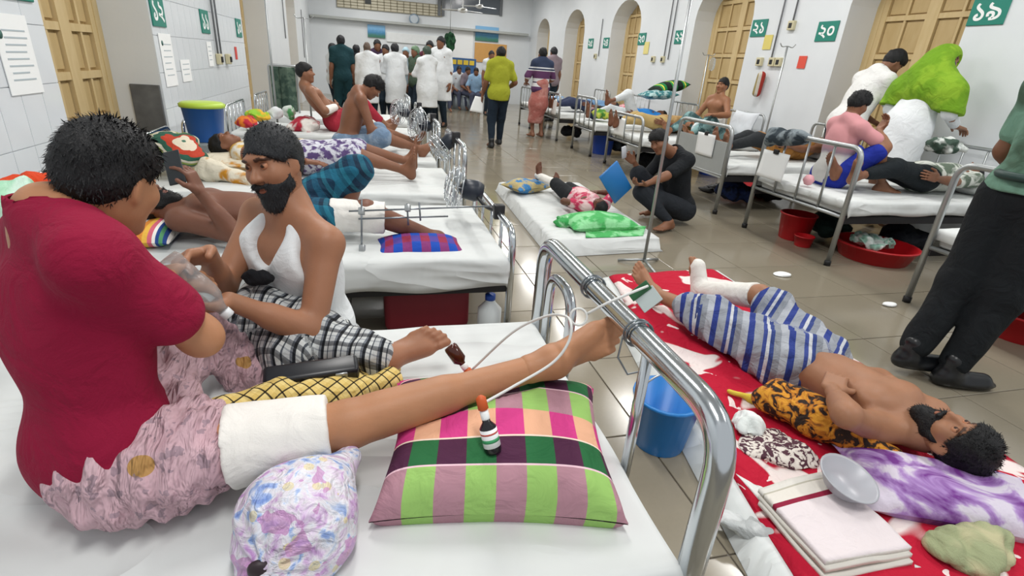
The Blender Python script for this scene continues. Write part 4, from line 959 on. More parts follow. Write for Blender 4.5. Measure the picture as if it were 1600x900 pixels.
TEALC = bands('teal_check', 10, [(0, '16324a'), (.3, '1e5a74'), (.6, '14293c'), (.8, '2b7285')], 10, [(0, '1a3d55'), (.4, '23708a'), (.7, '172c40')], .5, 'Object', rot=(.2, .5, .3), folds=.7)
S = Solid().ell(b2['pel'], b2['A'], A3(.17, .13, .12), .05).cone(hb, kb, .115, .085, .05).cone(kb, lerp(kb, ab_, .12), .08, .07, .05).cone(hr, lerp(hr, kr, .5), .11, .09, .05)
V, Q = S.mesh(.012); V = fold(V, Q, .009, 26, 4); mk('lungi', V, Q, TEALC, b2['o'])
bandage(b2, lerp(hr, kr, .55), lerp(kr, ar, .25), .082, .085, label='cream knee bandage', amp=.004)
bandage(b2, lerp(kb, ab_, .62), lerp(kb, ab_, .82), .052, .05, name='blue_ankle_band', mat=plain('1f7fc0', .6), amp=.003)
# frame of rods on the bandaged leg
fx = thing('external_fixator', P(600, 345, 2.62), 'steel rod frame fixed round the bandaged knee', 'medical frame')
for a, b in (((565, 312, 2.6), (565, 402, 2.55)), ((636, 318, 2.62), (638, 352, 2.6)), ((655, 316, 2.62), (657, 345, 2.6)), ((545, 330, 2.6), (770, 322, 2.7)), ((560, 342, 2.58), (700, 338, 2.66))):
    mk('rod', *tube([P(*a), P(*b)], .0045, 8), WIRE, fx)
for a in ((565, 330, 2.6), (566, 388, 2.56), (637, 325, 2.62)): mk('clamp', *orient(bevbox(-.014, .014, -.014, .014, -.018, .018, .004), P(*a), _r, _f, _u), STEEL, fx)
BRP = bands('blue_red_plaid', 5, [(0, '1d4fb4'), (.5, 'a03049')], 2, [(0, '1b3f96'), (.5, '7a2c4e')], .4)
pillow('leg_cushion', 'blue and red plaid cushion under the bandaged leg', (P(580, 385, 2.55)+P(730, 385, 2.6))/2+A3(0, .06, -.03), A3(1, .02, 0), A3(0, 1, 0), A3(0, 0, 1), .235, .14, .065, BRP)
STP = bands('rainbow_stripe', 2.2, [(0, '2c4a8c'), (.12, 'e8e4de'), (.22, 'd98a3a'), (.4, 'e7b54b'), (.55, 'd4677a'), (.68, 'f0ece5'), (.78, '2c4a8c'), (.88, '5a9a6c')])
pillow('striped_pillow', 'small rainbow striped pillow under the head of the dark man', hp+A3(-.02, -.06, -.115), A3(1, 0, 0), A3(0, 1, 0), A3(0, 0, 1), .16, .22, .055, STP)
ph = P(272, 262, 2.62)
tag(mk('mobile_phone', *orient(bevbox(-.038, .038, -.005, .005, -.075, .075, .004, 2), ph, nrm(_r*.9+_u*.2), nrm(_f-_r*.4), nrm(_u-_r*.25)), plain('20262a', .3)), 'dark phone held up by the man on the second bed', 'phone')
# under the second bed
tag(mk('red_case', *bevbox(.05, .5, 2.55, 3.1, .02, .27, .03, 2), plain('7d1a28', .6)), 'flat red case under the second bed', 'case')
q_ = Z(722, 512, 0.0); bj = tag(mk('jerry_can', *lathe([(.06, 0), (.065, .01), (.065, .16), (.03, .2), (.025, .22)], 16, A3(.6, 2.5, 0)), plain('d5dadb', .4)), 'white bottle with blue cap under the second bed', 'bottle')
mk('cap', *lathe([(.028, .215), (.028, .245)], 14, A3(.6, 2.5, 0)), plain('1f4fb0', .4), bj)
# --- clip fans on the footboards
def clipfan(c, n, label, r=.15, clamp=None, motor=1.):
    n = nrm(n); c = np.asarray(c, float); f_ = thing('clip_fan', c, label, 'fan', 'clip fans on the footboards')
    t1 = nrm(np.cross(n, A3(.1, .2, 1))); t2 = np.cross(n, t1)
    for rr, off in ((r, 0), (r*.96, .03), (r*.7, .05), (r*.96, -.03), (r*.4, .06)):
        mk('guard_ring', *tube([c+n*off+rr*(math.cos(a)*t1+math.sin(a)*t2) for a in np.linspace(0, 2*math.pi, 26)[:-1]], .0035, 6, True), CHROME, f_)
    for k in range(12):
        a = k*math.pi/6; e = math.cos(a)*t1+math.sin(a)*t2
        mk('guard_wire', *tube([c+n*.062, c+n*.052+e*r*.6, c+e*r, c-n*.045+e*r*.6, c-n*.05+e*.03], .0018, 5), CHROME, f_)
    for k in range(3):
        a = k*2.1; e = math.cos(a)*t1+math.sin(a)*t2; g = np.cross(n, e)
        mk('blade', *orient(bevbox(.025, r*.85, -r*.3, r*.3, -.003, .003, .002, 1), c, e, nrm(g+n*.45), np.cross(e, nrm(g+n*.45))), plain('aeb6bb', .25), f_)
    mk('motor', *lathe([(.012, -.02), (.05*motor, -.05), (.055*motor, -.12), (.04*motor, -.16), (.01, -.165)], 16, c, n), plain('1e2633', .4), f_)
    if clamp is not None: mk('arm', *tube(spline([c-n*.1, lerp(c-n*.1, clamp, .5)+A3(0, 0, -.03), clamp], 6), .011, 8), BLACK, f_); mk('clip', *orient(bevbox(-.03, .03, -.025, .025, -.04, .04, .006), clamp, A3(1, 0, 0), A3(0, 1, 0), A3(0, 0, 1)), BLACK, f_)
    return f_
clipfan(P(712, 292, 3.0), (-.9, .1, .15), 'clip fan with big black motor at the foot of the second bed', .125, A3(.68, 2.75, .63), 1.15)
clipfan(P(688, 232, 4.3), (-.75, -.1, -.6), 'clip fan with dark motor at the foot of the third bed', .12, A3(.66, 4.2, .83), 1.1)
clipfan(P(652, 195, 5.6), (-.75, -.3, .1), 'clip fan at the foot of the fourth bed behind the bare foot', .16, A3(.64, 5.6, .83))
clipfan(P(622, 175, 6.9), (-.8, -.4, .1), 'clip fan at the foot of the fifth bed before the white coats', .15, A3(.62, 6.95, .83))
# --- third bed: sleeping man
hp = P(352, 226, 4.45); s3 = .92; xf3 = lyingxf(hp, A3(1, -.12, -.06), s3)
b3 = posed(STAND, xf3, 'man asleep on his back on the third bed, legs stretched out', s3, {'R': ((.3, .02, .85), (1, -.3, 0), (0, 0, -1), (0, -1, 0), .2), 'L': ((-.3, .02, .85), (-1, -.3, 0), (0, 0, -1), (0, -1, 0), .2),
    'RL': ((.16, 0, .085), (0, 1, 0), (.3, 1, 0), (0, 0, 1)), 'LL': ((-.16, 0.02, .085), (0, 1, 0), (-.2, 1, 0), (0, 0, 1))}, skin='8a5c44', res=.013, rh=.008)
shirt(b3, cloth('d8d4c8', 'c9a04a', 9, .5), sleeve=0, hem=.02, off=.02, tank=False, name='wrap_cloth', amp=.006)
pants(b3, cloth('cfd0da', '5c4a78', 22, .6), .46, .03, name='shorts')
YF_ = cloth('ded6c2', 'c88a2c', 9, .7, thr=.6)
pillow('flowered_pillow', 'cream pillow with orange flowers on the third bed', hp+A3(.02, 0, -.11), A3(1, 0, 0), A3(0, 1, 0), A3(0, 0, 1), .2, .3, .07, YF_)
S = Solid()
for a, b in (((325, 262, 4.1), (400, 285, 4.0)), ((300, 255, 4.25), (330, 275, 4.1))): S.cone(P(*a), P(*b), .06, .05, .06)
V, Q = S.mesh(.012); V = fold(V, Q, .014, 30, 3); tag(mk('flowered_sheet', V, Q, YF_), 'bunched cream cloth with orange flowers beside the sleeping man', 'cloth')
# bucket with lime lid and bundles at the head of the third bed
tb = thing('bedside_locker', A3(-1.45, 5.0, 0), 'low grey bedside locker carrying the blue bucket', 'locker')
mk('locker_body', *bevbox(-1.68, -1.2, 4.8, 5.2, 0, .62, .01), plain('8f979c', .5), tb, smooth=False); mk('locker_door', *bevbox(-1.2, -1.185, 4.82, 5.18, .05, .58, .004), plain('a7afb3', .5), tb, smooth=False)
p = P(325, 225, 5.0); bk = bucket(A3(p[0], 5.0, .622), .125, .155, .27, plain('2b66b8', .4), 'blue bucket with lime green lid against the left wall', lid=plain('b9d84c', .4))
STRC = bands('striped_blanket', 9, [(0, '3e6b58'), (.2, '8a9a4e'), (.35, 'c9c2b0'), (.5, '2f5a4a'), (.7, 'b5402c'), (.85, 'd8cdb8')], coord='Object', rot=(0, 1.2, .3))
heap('folded_blanket', 'green and red striped blanket bundle by the blue bucket', P(268, 222, 4.3), I3, A3(.2, .22, .085), STRC, .012, 20, .014, extra=[(P(268, 222, 4.3)+A3(.06, -.1, -.07), A3(.2, .18, .08))])
heap('orange_bundle', 'orange and red cloth bundle behind the sleeping man', P(384, 190, 5.9), I3, A3(.13, .15, .07), cloth('d9792a', 'b0283a', 9, .6), .014, 24, .015)
heap('orange_cloth', 'orange cloth on the headboard behind the crimson shirt', P(45, 295, 1.78), I3, A3(.1, .09, .05), cloth('d0431c', None, 6, .6), .01, 34, .01)
heap('blue_packet', 'blue and white packets behind the crimson shirt', P(75, 318, 1.72), I3, A3(.085, .05, .045), cloth('1f5fc0', 'e6edf4', 14, .3, rough=.4), .006, 40, .01, cat_='packet')
heap('green_bag', 'pale green plastic bag at the left picture edge', P(18, 335, 1.62), I3, A3(.075, .1, .1), cloth('9fd0b0', 'c7e3d2', 8, .5, rough=.4), .01, 30, .01, cat_='bag')
# --- fourth bed: bowed shirtless man
p = Z(538, 236, ZM+.0); x4 = at(A3(-.22, 5.45, ZM), -75)
b4 = posed(SIT, x4, 'shirtless man sitting bowed on the fourth bed', .93, {'chest': (0, .1, .42), 'head': (.0, .3, .66), 'face': (0, .7, -.75), 'R': ((.12, .4, .16), (.6, -.4, -.4), (-.3, 1, -.2), (0, 0, -1), .5), 'L': ((-.05, .42, .2), (-.6, -.4, -.4), (.3, 1, -.2), (0, 0, -1), .5),
    'RL': ((.3, .72, .07), (.6, .1, .6), (.1, .7, .8), (0, -1, .5)), 'LL': ((-.1, .78, .1), (0, .2, 1), (0, .6, 1), (0, -1, .5))}, skin='8d5f47', hair='thick', res=.012, rh=.008)
wrap(b4, cloth('6f86a0', '8b9cb0', 9, .6), a=.95, b=0, off=.012, waist=None, k=.08, name='shorts')
mk('chest_tape', *orient(bevbox(-.02, .02, -.003, .003, -.05, .05, .002), b4['chest']+b4['fr']*.112*.93+b4['lat']*.02, b4['lat'], b4['fr'], b4['up']), PAPER, b4['o'])
heap('pattern_cloth', 'white cloth with purple print hanging off the third bed', P(545, 238, 4.9), I3, A3(.1, .12, .07), cloth('d9d9e2', '4d3f6e', 22, .6), .01, 30, .012)
# --- fifth bed: reclining man with plaster, cloths and bags
x5 = at(A3(-.5, 7.05, ZM), -80)
b5 = posed(SIT, x5, 'reclining man with a strapped arm on the fifth bed', .95, {'pel': (0, .1, .12), 'chest': (0, -.1, .38), 'head': (0, -.2, .68), 'face': (.3, 1, .1), 'R': ((.1, .12, .3), (1, -.5, -.4), (-1, .4, .1), (0, -1, 0), .5), 'L': ((-.25, .3, .2), (-.6, -.4, -.4), (0, 1, 0), (0, 0, -1), .4)}, skin='96684e', res=.014, rh=.01)
el, wr = b5['arm']['R']; bandage(b5, lerp(el, wr, .1), lerp(el, wr, .95), .052, .045, name='arm_plaster', res=.01)
pants(b5, cloth('a52c3c', None), .8, .02, waist=None, name='trousers')
heap('back_rest', 'red and white pillows behind the reclining man', P(478, 195, 7.0), I3, A3(.18, .3, .13), cloth('b02a3e', 'e6e0da', 6, .5), .012, 20, .02, cat_='pillow')
heap('green_bag', 'lime green and yellow bag on the left beds', P(402, 180, 6.8), I3, A3(.15, .17, .08), cloth('8fbf3a', 'e2b13a', 6, .4), .02, 18, .018, cat_='bag')
heap('white_bag', 'white plastic bag beside the lime bag', P(430, 175, 7.0), I3, A3(.1, .12, .09), cloth('e5e8ea', None, 6, .4), .02, 18, .018, cat_='bag')
heap('green_white_bag', 'green and white plastic bag by the drip stands', P(452, 176, 7.2), I3, A3(.09, .12, .1), cloth('dfe8df', '5fa86a', 8, .4), .02, 18, .018, cat_='bag')
# screen of dark green cloth
sc_ = thing('folding_screen', P(443, 150, 8.8)*A3(1, 1, 0), 'dark green cloth screen beside the left beds', 'screen')
a, b = P(421, 103, 8.8), P(464, 160, 8.8)
for k in range(3):
    x0 = a[0]+(b[0]-a[0])*k/3; x1 = a[0]+(b[0]-a[0])*(k+1)/3
    clothgrid('screen_cloth', None, A3(x0, 8.8+.08*(k % 2), .5), A3(x1, 8.8+.08*((k+1) % 2), .5), A3(x0, 8.8+.08*(k % 2), a[2]), A3(x1, 8.8+.08*((k+1) % 2), a[2]), cloth('3c5046', '5a6c5e', 8, .6), 10, 14, .008, 20, parent=sc_, up=(0, 1, 0))
mk('screen_frame', *tube(fillet([(a[0]-.02, 8.8, 0), (a[0]-.02, 8.8, a[2]+.02), (b[0]+.02, 8.88, a[2]+.02), (b[0]+.02, 8.88, 0)], .04), .014, 8), STEEL, sc_)
def dripstand(p, h, label, bag=None, base=.22):
    d_ = thing('drip_stand', p, label, 'drip stand')
    mk('pole', *tube([p+A3(0, 0, .03), p+A3(0, 0, h)], .0125, 10), STEEL, d_)
    for k in range(3):
        a = k*2.1+.5; mk('foot', *tube([p+A3(0, 0, .05), p+A3(base*math.cos(a), base*math.sin(a), .012)], .011, 8), STEEL, d_)
    mk('hook', *tube(spline([p+A3(-.12, 0, h+.03), p+A3(-.08, 0, h-.01), p+A3(0, 0, h), p+A3(.08, 0, h-.01), p+A3(.12, 0, h+.03)], 5), .006, 6), STEEL, d_)
    if bag: mk('drip_bag', *lathe([(.01, 0), (.045, .03), (.05, .1), (.045, .18), (.015, .21)], 14, p+A3(.1, 0, h-.24)), BOTM, d_)
    return d_
dripstand(A3(*P(432, 175, 7.9)[:2], 0), 2.3, 'thin drip stand before the green screen, left one'); dripstand(A3(*P(486, 175, 8.0)[:2], 0), 1.75, 'thin drip stand right of the green screen')

# ================================================================ the group of white coats
COAT = cloth('e8ecef', None, 6, .45); DTEAL = cloth('1f4148', None); DKT = cloth('23303c', None); NAVY = cloth('1d2a38', None)
SKT = [(.19, .1, .2, -.1), (.2, -.1, .22, -.42)]
HOLD = {'R': ((.1, .34, 1.12), (.7, -.5, -.6), (-.5, .9, 0), (0, 0, 1), .5), 'L': ((-.1, .34, 1.1), (-.7, -.5, -.6), (.5, .9, 0), (0, 0, 1), .5)}
FAR = dict(res=.02, rh=.0125, rhand=.007, fingers=True)
def stander(label, x, ytop, Y, deg, s=1., coat=None, top=None, bot=None, pose=None, skin='8a5f48', hair='short', hairc='17181c', over=None, shoes=True, face=None, group=None):
    p = P(x, ytop, Y); s = s*(p[2]/1.69) if p[2] > 1.2 else s
    o2 = dict(HOLD) if pose == 'hold' else {}
    if over: o2.update(over)
    if face: o2['face'] = face
    r = posed(STAND, at(A3(p[0], Y, 0), deg), label, s, o2, skin=skin, hair=hair, hairc=hairc, group=group, shoes=True if shoes else None, **FAR)
    pants(r, bot or DKT, .97, .016)
    if coat: shirt(r, coat, sleeve=1.85, hem=-.5, off=.03, name='white_coat', skirt=SKT)
    elif top: shirt(r, top, sleeve=.6, hem=-.12, off=.026)
    if shoes:
        for q in 'LR': boot(r, q, r['leg'][q][2]*0+rotz(deg)@A3(0, 1, 0), BLACK)
    return r
WG = 'doctors gathered at the far left beds'
stander('tall man in dark teal shirt and trousers at the left of the doctors', 532, 53, 11.9, 15, top=DTEAL, bot=DTEAL, group=WG)
stander('man in white half hidden left of the teal shirted man', 518, 66, 12.3, -60, top=COAT, group=WG)
stander('balding doctor in a white coat, nearest the teal shirted man', 573, 64, 11.4, -5, coat=COAT, hair='bald', hairc='4a3f38', group=WG)
stander('dark haired person between the teal shirt and the balding doctor', 556, 68, 12.4, -20, top=cloth('2b2d33', None), group=WG)
stander('person in a dark purple shirt facing out between the doctors', 589, 60, 12.9, 190, top=cloth('3d2c44', None), group=WG)
cdoc = stander('doctor in a white coat at the centre of the group', 617, 66, 11.6, 5, coat=COAT, pose='hold', group=WG)
stander('dark haired person behind the central doctor', 603, 68, 12.7, 150, top=COAT, group=WG)
stander('person in a grey blue cap behind the doctors', 634, 72, 12.5, 170, top=cloth('9fb0ba', None), hairc='7f96a3', group=WG)
stander('person in a green cap among the doctors', 650, 70, 12.2, 120, top=cloth('4a5c4c', None), hairc='4f6450', group=WG)
stander('doctor in a long white coat nearest the aisle, holding papers', 668, 70, 11.1, 30, coat=COAT, pose='hold', hairc='2f3c34', group=WG)
stander('masked doctor in white at the right of the group', 690, 55, 12.2, 140, coat=COAT, group=WG)
stander('person in a maroon top behind the doctor near the aisle', 672, 62, 12.8, 160, top=cloth('5a2c3c', None), group=WG)
p = (cdoc['arm']['R'][1]+cdoc['arm']['L'][1])/2+A3(.02, .1, .03); tag(mk('orange_folder', *orient(bevbox(-.14, .14, -.1, .1, -.01, .01, .004), p, A3(.9, .3, 0), A3(-.3, .9, .3), A3(0, -.3, 1)), plain('d97a3c', .5)), 'orange folder held among the doctors', 'folder')
# --- the two men walking down the aisle
g = Z(775, 230, 0); gs = .985
LIME = cloth('a3a832', None, 6, .45)
gm = posed(STAND, at(A3(g[0], g[1], 0), 4), 'man in a lime shirt walking away down the aisle', gs, {'L': ((-.27, .12, .85), (-.4, -1, 0), (0, .4, -1), (1, 0, 0), .5), 'R': ((.22, .2, 1.0), (.6, -1, -.3), (-.3, 1, .1), (0, 0, -1), .5), 'LL': ((-.12, -.1, .085), (0, 1, 0), (-.15, 1, 0), (0, 0, 1)), 'RL': ((.12, .22, .085), (0, 1, 0), (.15, 1, 0), (0, 0, 1))},
    skin='7d533e', res=.016, rh=.01, rhand=.006, shoes=True)
shirt(gm, LIME, sleeve=.75, hem=-.2, off=.032, skirt=[(.16, .0, .165, -.12)]); pants(gm, NAVY, .97, .02)
for q in 'LR': boot(gm, q, (0, 1, 0), BLACK)
p = gm['arm']['L'][1]; clothgrid('paper_sheet', 'white papers in the hand of the lime shirted man', p+A3(-.22, -.03, -.25), p+A3(.02, -.03, -.28), p+A3(-.12, .03, .0), p+A3(.05, .03, -.02), PAPER, 8, 8, .01, 10, .003, cat_='paper')
g = Z(838, 214, 0)
STR1 = NT('striped_polo'); v = STR1.coord('Object'); sx_ = STR1.n('ShaderNodeSeparateXYZ'); STR1.l(v, sx_.inputs[0])
STR1 = STR1.done(STR1.ramp(STR1.math('MULTIPLY', sx_.outputs[2], .5), [(0, '4a2c52'), (.47, '5a3560'), (.5, 'd9d9dc'), (.535, '3f2b4c'), (.545, 'd8d8da'), (.575, '583058'), (.645, 'dcdcde'), (.655, '27324e'), (.67, 'd5d7dc'), (.68, '28344f')], True), .85)
sm = posed(STAND, at(A3(g[0], g[1], 0), 10), 'man in a striped polo and faded red lungi walking away', 1.04, {'L': ((-.2, .25, 1.0), (-.8, -.8, -.3), (.4, 1, 0), (0, 0, -1), .5), 'R': ((.2, .25, 1.0), (.8, -.8, -.3), (-.4, 1, 0), (0, 0, -1), .5)}, skin='8d6049', res=.018, rh=.011, rhand=.006)
shirt(sm, STR1, sleeve=.9, hem=-.1, off=.03)
RLUN = cloth('a8655e', 'b8827a', 5, .7); S = Solid(); pz = sm['pel']
S.cone(pz+A3(0, 0, .08), pz+A3(-.02, 0, -.3), .165, .185, .1).cone(pz+A3(-.02, 0, -.3), pz+A3(-.06, 0, -.62), .185, .15, .1); S.plane(pz+A3(0, 0, -.68), (0, 0, -1))
V, Q = S.mesh(.018); V = fold(V, Q, .01, 16, 3); mk('lungi', V, Q, RLUN, sm['o'])
stander('person half hidden beyond the striped polo man', 867, 72, 14.5, 20, top=cloth('8f7f86', None))
stander('person half hidden beyond the lime shirted man', 768, 78, 15.5, 190, top=cloth('d8dde0', None))
# --- people sitting at the far end
for i, (x, y, c, lab) in enumerate(((701, 118, '6d3a6e', 'far seated person in purple'), (716, 122, 'c9cfd4', 'far seated person in white beside the purple one'), (729, 118, '7a6f78', 'far seated person in grey under the notice board'), (744, 112, '8fb0cf', 'far seated person in pale blue near the ochre panel'), (690, 125, '3f5f96', 'far seated person in blue by the left doctors'))):
    p = P(x, y, 17.5-.3*i); r = posed(SIT, at(A3(p[0], 17.5-.3*i, .42), 170+20*(i % 3)), lab, .95, {'LL': ((-.12, .5, -.36), (0, 1, .6), (0, 1, 0), (0, 0, 1)), 'RL': ((.12, .5, -.36), (0, 1, .6), (0, 1, 0), (0, 0, 1))}, skin='80563f', group='people seated at the far end', shoes=True, **dict(FAR, res=.025))
    shirt(r, cloth(c, None), sleeve=.9, hem=-.1, off=.03); pants(r, cloth('4a4f63', None), .95, waist=None)
    st0 = tag(mk('plastic_stool', *join(lathe([(.17, .38), (.17, .41)], 14, A3(p[0], 17.5-.3*i, 0)), lathe([(.19, 0), (.15, .38)], 14, A3(p[0], 17.5-.3*i, 0))), plain('b5c0c8', .5)), 'stool under the '+lab, 'stool', 'stools at the far end')
# shelf with yellow cards and plant at the far wall
p = P(722, 100, 18.9); sh_ = thing('notice_shelf', A3(p[0], 18.9, 0), 'blue shelf with yellow cards at the far end', 'shelf')
mk('shelf_body', *bevbox(p[0]-.45, p[0]+.45, 18.75, 19.05, .0, p[2]+.18, .01), plain('2f5f95', .5), sh_, smooth=False)
for k in range(4): mk('yellow_card', *bevbox(p[0]-.38+k*.2, p[0]-.22+k*.2, 18.735, 18.75, p[2]-.02, p[2]+.12, .003), plain('e3c53c'), sh_, smooth=False)
p = P(703, 72, 18.2); pl_ = thing('hanging_plant', p, 'dark green hanging plant by the notice board', 'plant')
V, Q = Solid().ell(p+A3(0, 0, .1), I3, A3(.16, .14, .3), .05).mesh(.03); V = fold(V, Q, .06, 30, 2); mk('foliage', V, Q, cloth('2e5a3c', '1e3f2b', 12, .8), pl_)
mk('cord', *tube([p+A3(0, 0, .35), A3(p[0], p[1], ZC)], .008, 6), STEEL, pl_)
# ================================================================ right side: beds
XB = 3.72
GP = plain('a8acab', .5)
def rbed(y0, y1, zt, lab, mlab, seed, zm=.55, **kw): return bed(lab, XB, 5.68, y0, y1, zm, zt, .021, kw.pop('bars', 3), zh=.95, mlabel=mlab, seed=seed, hang=(.12, .12, .08), mat=STEEL, **kw)
rbed(1.55, 2.62, .99, 'right bed beside the policeman, nearest to the camera', 'white mattress behind the policeman', 21)
rbed(3.36, 4.46, .965, 'right bed with the boy and the dark bag on its rail', 'white mattress the boy sits on', 22)
rbed(4.98, 6.0, .93, 'right bed with the grey foot panel and a paper on it', 'white mattress under the orange brown blanket', 23, panel=GP, bars=0)
rbed(6.95, 8.05, .82, 'right bed behind the squatting man', 'white mattress the shirtless patient sits on', 24)
rbed(8.68, 9.6, .95, 'right bed with the blue bucket under it', 'white mattress with the patient in blue', 25)
rbed(10.5, 11.45, .9, 'right bed beside the striped polo man', 'white mattress by the striped polo man', 26)
rbed(12.5, 13.45, .9, 'farthest bed on the right side', 'white mattress on the farthest right bed', 27)
def card(label, y0, y1, z0, z1, x=XB-.03, lean=0.):
    o = clothgrid('chart_paper', label, A3(x-lean, y0, z0), A3(x-lean, y1, z0), A3(x, y0, z1), A3(x, y1, z1), PAPER, 8, 8, .004, 9, .003, cat_='paper', up=(1, 0, 0), group='chart papers on the footboards')
    mk('clip', *bevbox(x-.012, x+.012, (y0+y1)/2-.03, (y0+y1)/2+.03, z1-.02, z1+.02, .003), DARKST, o)
    L = [box(x-lean-.006, x-lean-.005, y0+.06, y1-.1, z0+.1+.05*k, z0+.108+.05*k) for k in range(3)]
    return o
card('white chart paper under the dark bag on the boy’s bed', 4.07, 4.42, .55, .8, lean=.02); card('white chart paper on the grey foot panel', 5.22, 5.55, .58, .82); card('white chart paper behind the squatting man’s head', 7.45, 7.8, .5, .76)
card('white chart paper on the bed beside the striped polo man', 10.6, 10.9, .5, .8)
# dark bag hanging over the rail, pink ball, papers
S = Solid().cone(A3(XB-.02, 4.0, .97), A3(XB-.02, 4.4, .96), .05, .055, .04).cone(A3(XB-.04, 4.05, .93), A3(XB-.04, 4.35, .9), .05, .06, .05).cone(A3(XB+.05, 4.0, .95), A3(XB+.05, 4.3, .92), .04, .05, .05)
V, Q = S.mesh(.012); V = fold(V, Q, .016, 26, 3); tag(mk('dark_bag', V, Q, cloth('2f3940', '7d878c', 9, .6)), 'dark grey bag hung over the rail of the boy’s bed', 'bag')
p = XW(1252, 271, XB-.0); tag(mk('pink_ball', *orient(lathe([(.001, -.05), (.03, -.04), (.05, 0), (.03, .04), (.001, .05)], 16), A3(XB+.1, p[1], .61), A3(1, 0, 0), A3(0, 1, 0), A3(0, 0, 1)), plain('e0a3ab', .5)), 'small pink ball at the foot of the boy’s bed', 'ball')
# --- boy on the bed
x = at(A3(4.12, 4.0, .56), -95)
boy = posed(SIT, x, 'boy in a pink and grey shirt and blue shorts sitting on the right bed', .93, {'head': (0, .08, .76), 'face': (-.1, .9, -.4), 'R': ((.1, .3, .55), (.8, -.3, -.5), (0, .5, 1), (0, -1, .3), .6), 'L': ((-.12, .36, .3), (-.6, -.4, -.4), (0, 1, 0), (0, 0, -1), .4),
    'RL': ((.22, .42, .05), (.5, .5, .7), (.3, 1, 0), (0, 0, 1)), 'LL': ((-.15, .66, .05), (0, .2, 1), (0, .6, 1), (0, -1, .5))}, skin='96694f', hair='thick', res=.011, rh=.007)
t = NT('pink_grey_shirt'); v = t.coord('Object'); sx_ = t.n('ShaderNodeSeparateXYZ'); t.l(v, sx_.inputs[0]); zz = t.math('ADD', sx_.outputs[2], t.math('MULTIPLY', t.noise(v, 6), .05))
PGS = t.done(t.ramp(zz, [(0, 'c9c8c4'), (.33, 'cfcfcc'), (.36, '8f7d8a'), (.44, 'c0838a'), (.47, 'cd8f93')], False), .85)
shirt(boy, PGS, sleeve=.6, hem=-.1, off=.02); pants(boy, cloth('22329a', None), .47, .02, waist=None, name='shorts')
# patient with dark trousers lying on the boy's bed
hp = A3(5.45, 3.72, .74); xfp = lyingxf(hp, A3(-1, .02, -.03), .95)
pt = posed(STAND, xfp, 'patient in dark trousers lying on the boy’s bed', .95, {'RL': ((.12, .03, .085), (0, 1, 0), (.3, 1, -.3), (0, 0, 1)), 'LL': ((-.1, .03, .085), (0, 1, 0), (-.2, 1, 0), (0, 0, 1))}, skin='8b5f47', res=.014, rh=.01)
pants(pt, cloth('1c2226', None), .85, .025); shirt(pt, cloth('5d6a5c', 'c9ccc4', 9, .5), sleeve=.7, hem=-.1, off=.025)
pillow('white_pillow', 'white pillow at the head of the boy’s bed', hp+A3(.05, 0, -.12), A3(1, 0, 0), A3(0, 1, 0), A3(0, 0, 1), .2, .3, .06, sheetmat('e2e4e2', .4))
heap('dark_bundle', 'dark green and white bundle on the bed by the policeman', P(1478, 228, 3.5), I3, A3(.12, .16, .09), cloth('3d4f45', 'c5cac6', 9, .6), .02, 22, .015)
# --- woman in lime headscarf and white coat
wp = P(1405, 250, 4.4); wx = A3(wp[0]-.06, 4.4, 0)
wm = posed(STAND, at(wx, -92), 'woman in a lime headscarf and white coat bending over the right beds', 1.12, {'chest': (0, .06, 1.24), 'head': (.0, .17, 1.53), 'face': (1, .25, -.25), 'R': ((.2, .3, 1.0), (.6, -.6, -.5), (0, 1, -.2), (0, 0, -1), .4), 'L': ((-.24, .1, .86), (-.4, -1, 0), (0, .2, -1), (1, 0, 0), .3)}, skin='a1765c', hair=None, res=.013, rh=.008, shoes=True)
pants(wm, COAT, .97, .02); shirt(wm, COAT, sleeve=1.8, hem=-.5, off=.028, name='white_coat', skirt=[(.19, .05, .21, -.3)], res=.013)
hs_ = .97*.93; hc, fd, hu, hl = wm['hc'], wm['fd'], wm['hu'], wm['hl']; AH = np.stack([hl, fd, hu])
S = Solid().ell(hc+hu*.02-fd*.02, AH, A3(.115, .135, .145), .03).cone(hc-hu*.06-fd*.03, wm['nb']-wm['up']*.02, .13, .16, .08).ell(wm['chest']+wm['up']*.06, wm['A'], A3(.27, .2, .22), .08)
for q in 'LR': S.cone(wm['nb'], lerp(wm['sh'][q], wm['arm'][q][0], .4), .14, .135, .08).cone(lerp(wm['sh'][q], wm['arm'][q][0], .4), lerp(wm['sh'][q], wm['arm'][q][0], .95), .13, .12, .08)
S.hole(hc+fd*.135-hu*.015, AH, A3(.07, .085, .095), .012); S.plane(wm['chest']-wm['up']*.14, -wm['up'])
V, Q = S.mesh(.01); V = fold(V, Q, .007, 20, 3); mk('headscarf', V, Q, cloth('6f9a22', '87ad2e', 5, .7), wm['o'])
V, Q = Solid().ell(hc+fd*.062-hu*.045, AH, A3(.068, .064, .058), .02).plane(hc-hu*.0, hu).mesh(.008); mk('face_mask', V, Q, plain('1f2c48', .7), wm['o'])
# --- man in white shirt bending behind her
wp = P(1380, 95, 5.0); mz = A3(wp[0]-.25, 5.0, 0)
ms = posed(STAND, at(mz, -95), 'man in a white shirt bending forward behind the headscarf woman', 1.12, {'chest': (0, .12, 1.22), 'head': (.02, .3, 1.5), 'face': (.1, .7, -.7), 'R': ((.15, .45, .95), (.6, -.6, -.5), (0, 1, -.4), (0, 0, -1), .4), 'L': ((-.15, .45, .95), (-.6, -.6, -.5), (0, 1, -.4), (0, 0, -1), .4)}, skin='8a5f48', hair='thick', res=.016, rh=.01, shoes=True)
pants(ms, DKT, .97, .018); shirt(ms, cloth('e6e6e4', None, 6, .5), sleeve=.7, hem=-.12, off=.026)
